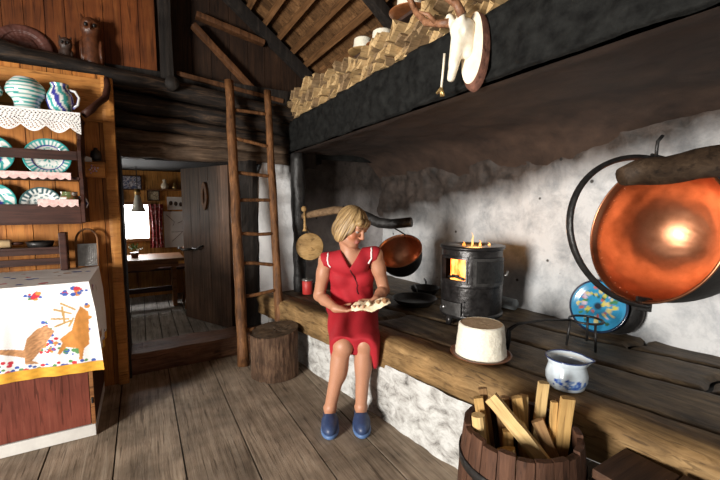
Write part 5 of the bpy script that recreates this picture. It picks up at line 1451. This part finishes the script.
# clogs
for an, td in ((anR, A3(-.44, -.90, 0)), (anL, A3(-.451, -.892, 0))):
    td = nrm_(td); sd = np.cross(td, up); M = np_frame(td, sd, up); g0 = A3(an[0], an[1], 0)
    S_ = SDF(g0 + A3(-.2, -.24, 0), g0 + A3(.2, .2, .16), .004)
    S_.ell(g0 + td * .082 + up * .040, (.088, .050, .048), .01, M); S_.ell(g0 + td * .05 + up * .052, (.06, .048, .050), .02, M); S_.ell(g0 - td * .012 + up * .046, (.058, .043, .055), .015, M)
    S_.cone(g0 + up * .075 - td * .006, g0 + up * .16 - td * .004, .036, .040, .008, 'sub'); S_.half(g0 + up * .016, (0, 0, -1), .003)
    up_ = link_mesh('clog', S_.mesh('clog'), 'clog_blue', woman, True); up_.location = OFF
    S_ = SDF(g0 + A3(-.2, -.24, 0), g0 + A3(.2, .2, .06), .004)
    S_.ell(g0 + td * .078 + up * .016, (.096, .055, .04), .01, M); S_.ell(g0 - td * .014 + up * .016, (.064, .046, .04), .04, M); S_.half(g0 + up * .027, (0, 0, 1), .003); S_.half(g0 + up * .003, (0, 0, -1), .003)
    so = link_mesh('sole', S_.mesh('sole'), 'sole_blue', woman, True); so.location = OFF
# flatbread in her hands
t = thing('flatbread', 'pale torn flatbread held in the hands of the seated woman', 'bread', (1.19, 1.95, .72))
a, c = V((1.095, 1.995, .716)), V((1.308, 1.885, .757)); x, y, z = frame(c - a, V((-.25, -.45, .85))); Ln = (c - a).length
bm = bmesh.new()
def bread(u, v):
    th_ = 2 * PI * v; w_ = .042 * (1 - .55 * abs(2 * u - 1) ** 3) * (1 + .25 * mn.noise(V((u * 5, 1, 0)))); h_ = .011 * (1 - .7 * abs(2 * u - 1) ** 4)
    p = a.lerp(c, u) + x * (w_ * math.cos(th_)) + y * (h_ * math.sin(th_) + .010 * math.sin(u * 9))
    return p + V((1, 1, 1)) * .004 * mn.noise(p * 60)
grid(bm, bread, 40, 24); bmesh.ops.remove_doubles(bm, verts=bm.verts, dist=.0004); bmesh.ops.recalc_face_normals(bm, faces=bm.faces)
finish('slab', bm, 'flatbread', t, True)
for q, r in ((.45, .017), (.86, .018), (.70, .013)):
    bm = bmesh.new(); bmesh.ops.create_icosphere(bm, subdivisions=3, radius=r, matrix=Matrix.Translation(a.lerp(c, q) + y * .020 - x * .004))
    for v in bm.verts: v.co += v.normal * .007 * mn.noise(v.co * 70)
    finish('crust_piece', bm, 'bread_crust' if q > .5 else 'flatbread', t, True)
# ================================================================== CAMERA AND LIGHT
cam = bpy.data.cameras.new('camera'); co = bpy.data.objects.new('camera', cam); COL.objects.link(co)
cam.sensor_width = 36; cam.lens = 36 * 378. / 720.; cam.clip_start = .02
yaw = math.radians(30.1); th = math.atan(35 / 378.)
co.location = (0, 0, 1.35); co.rotation_euler = (PI / 2 - th, 0, -yaw)
SC.camera = co
def area(name, loc, direction, sx, sy, power, col):
    l = bpy.data.lights.new(name, 'AREA'); l.shape = 'RECTANGLE'; l.size = sx; l.size_y = sy; l.energy = power; l.color = col
    o = bpy.data.objects.new(name, l); COL.objects.link(o); o.location = loc
    o.rotation_euler = V(direction).to_track_quat('-Z', 'Y').to_euler(); return o
area('window_daylight', (WX - .05, (wy0 + wy1) / 2, (wz0 + wz1) / 2), (1, .32, .03), 1.05, 1.25, 225, (1., .96, .90)).data.spread = 2.6
area('inner_area_light', (-1.8, 4.9, 1.35), (1, .05, -.25), .8, .8, 12, (1., .93, .82))  # added light brightening the inner room, for an assumed, unseen window at its left
area('inner_area_light', (-.16, 5.72, 1.13), (.1, -1, -.5), .45, .4, 5, (.95, .97, 1.))  # daylight from window_1 in the inner back wall
l = bpy.data.lights.new('fire_glow', 'POINT'); l.energy = 2.; l.color = (1., .45, .12); l.shadow_soft_size = .06
o = bpy.data.objects.new('fire_glow', l); COL.objects.link(o); o.location = (2.06, 1.92, 1.16)
w = bpy.data.worlds.new('World'); SC.world = w; w.use_nodes = True
bg = w.node_tree.nodes['Background']; bg.inputs[0].default_value = (1., .95, .88, 1); bg.inputs[1].default_value = .15
SC.view_settings.view_transform = 'Standard'; SC.view_settings.look = 'None'; SC.view_settings.gamma = 1; SC.view_settings.use_curve_mapping = False
SC.view_settings.exposure = 0.62
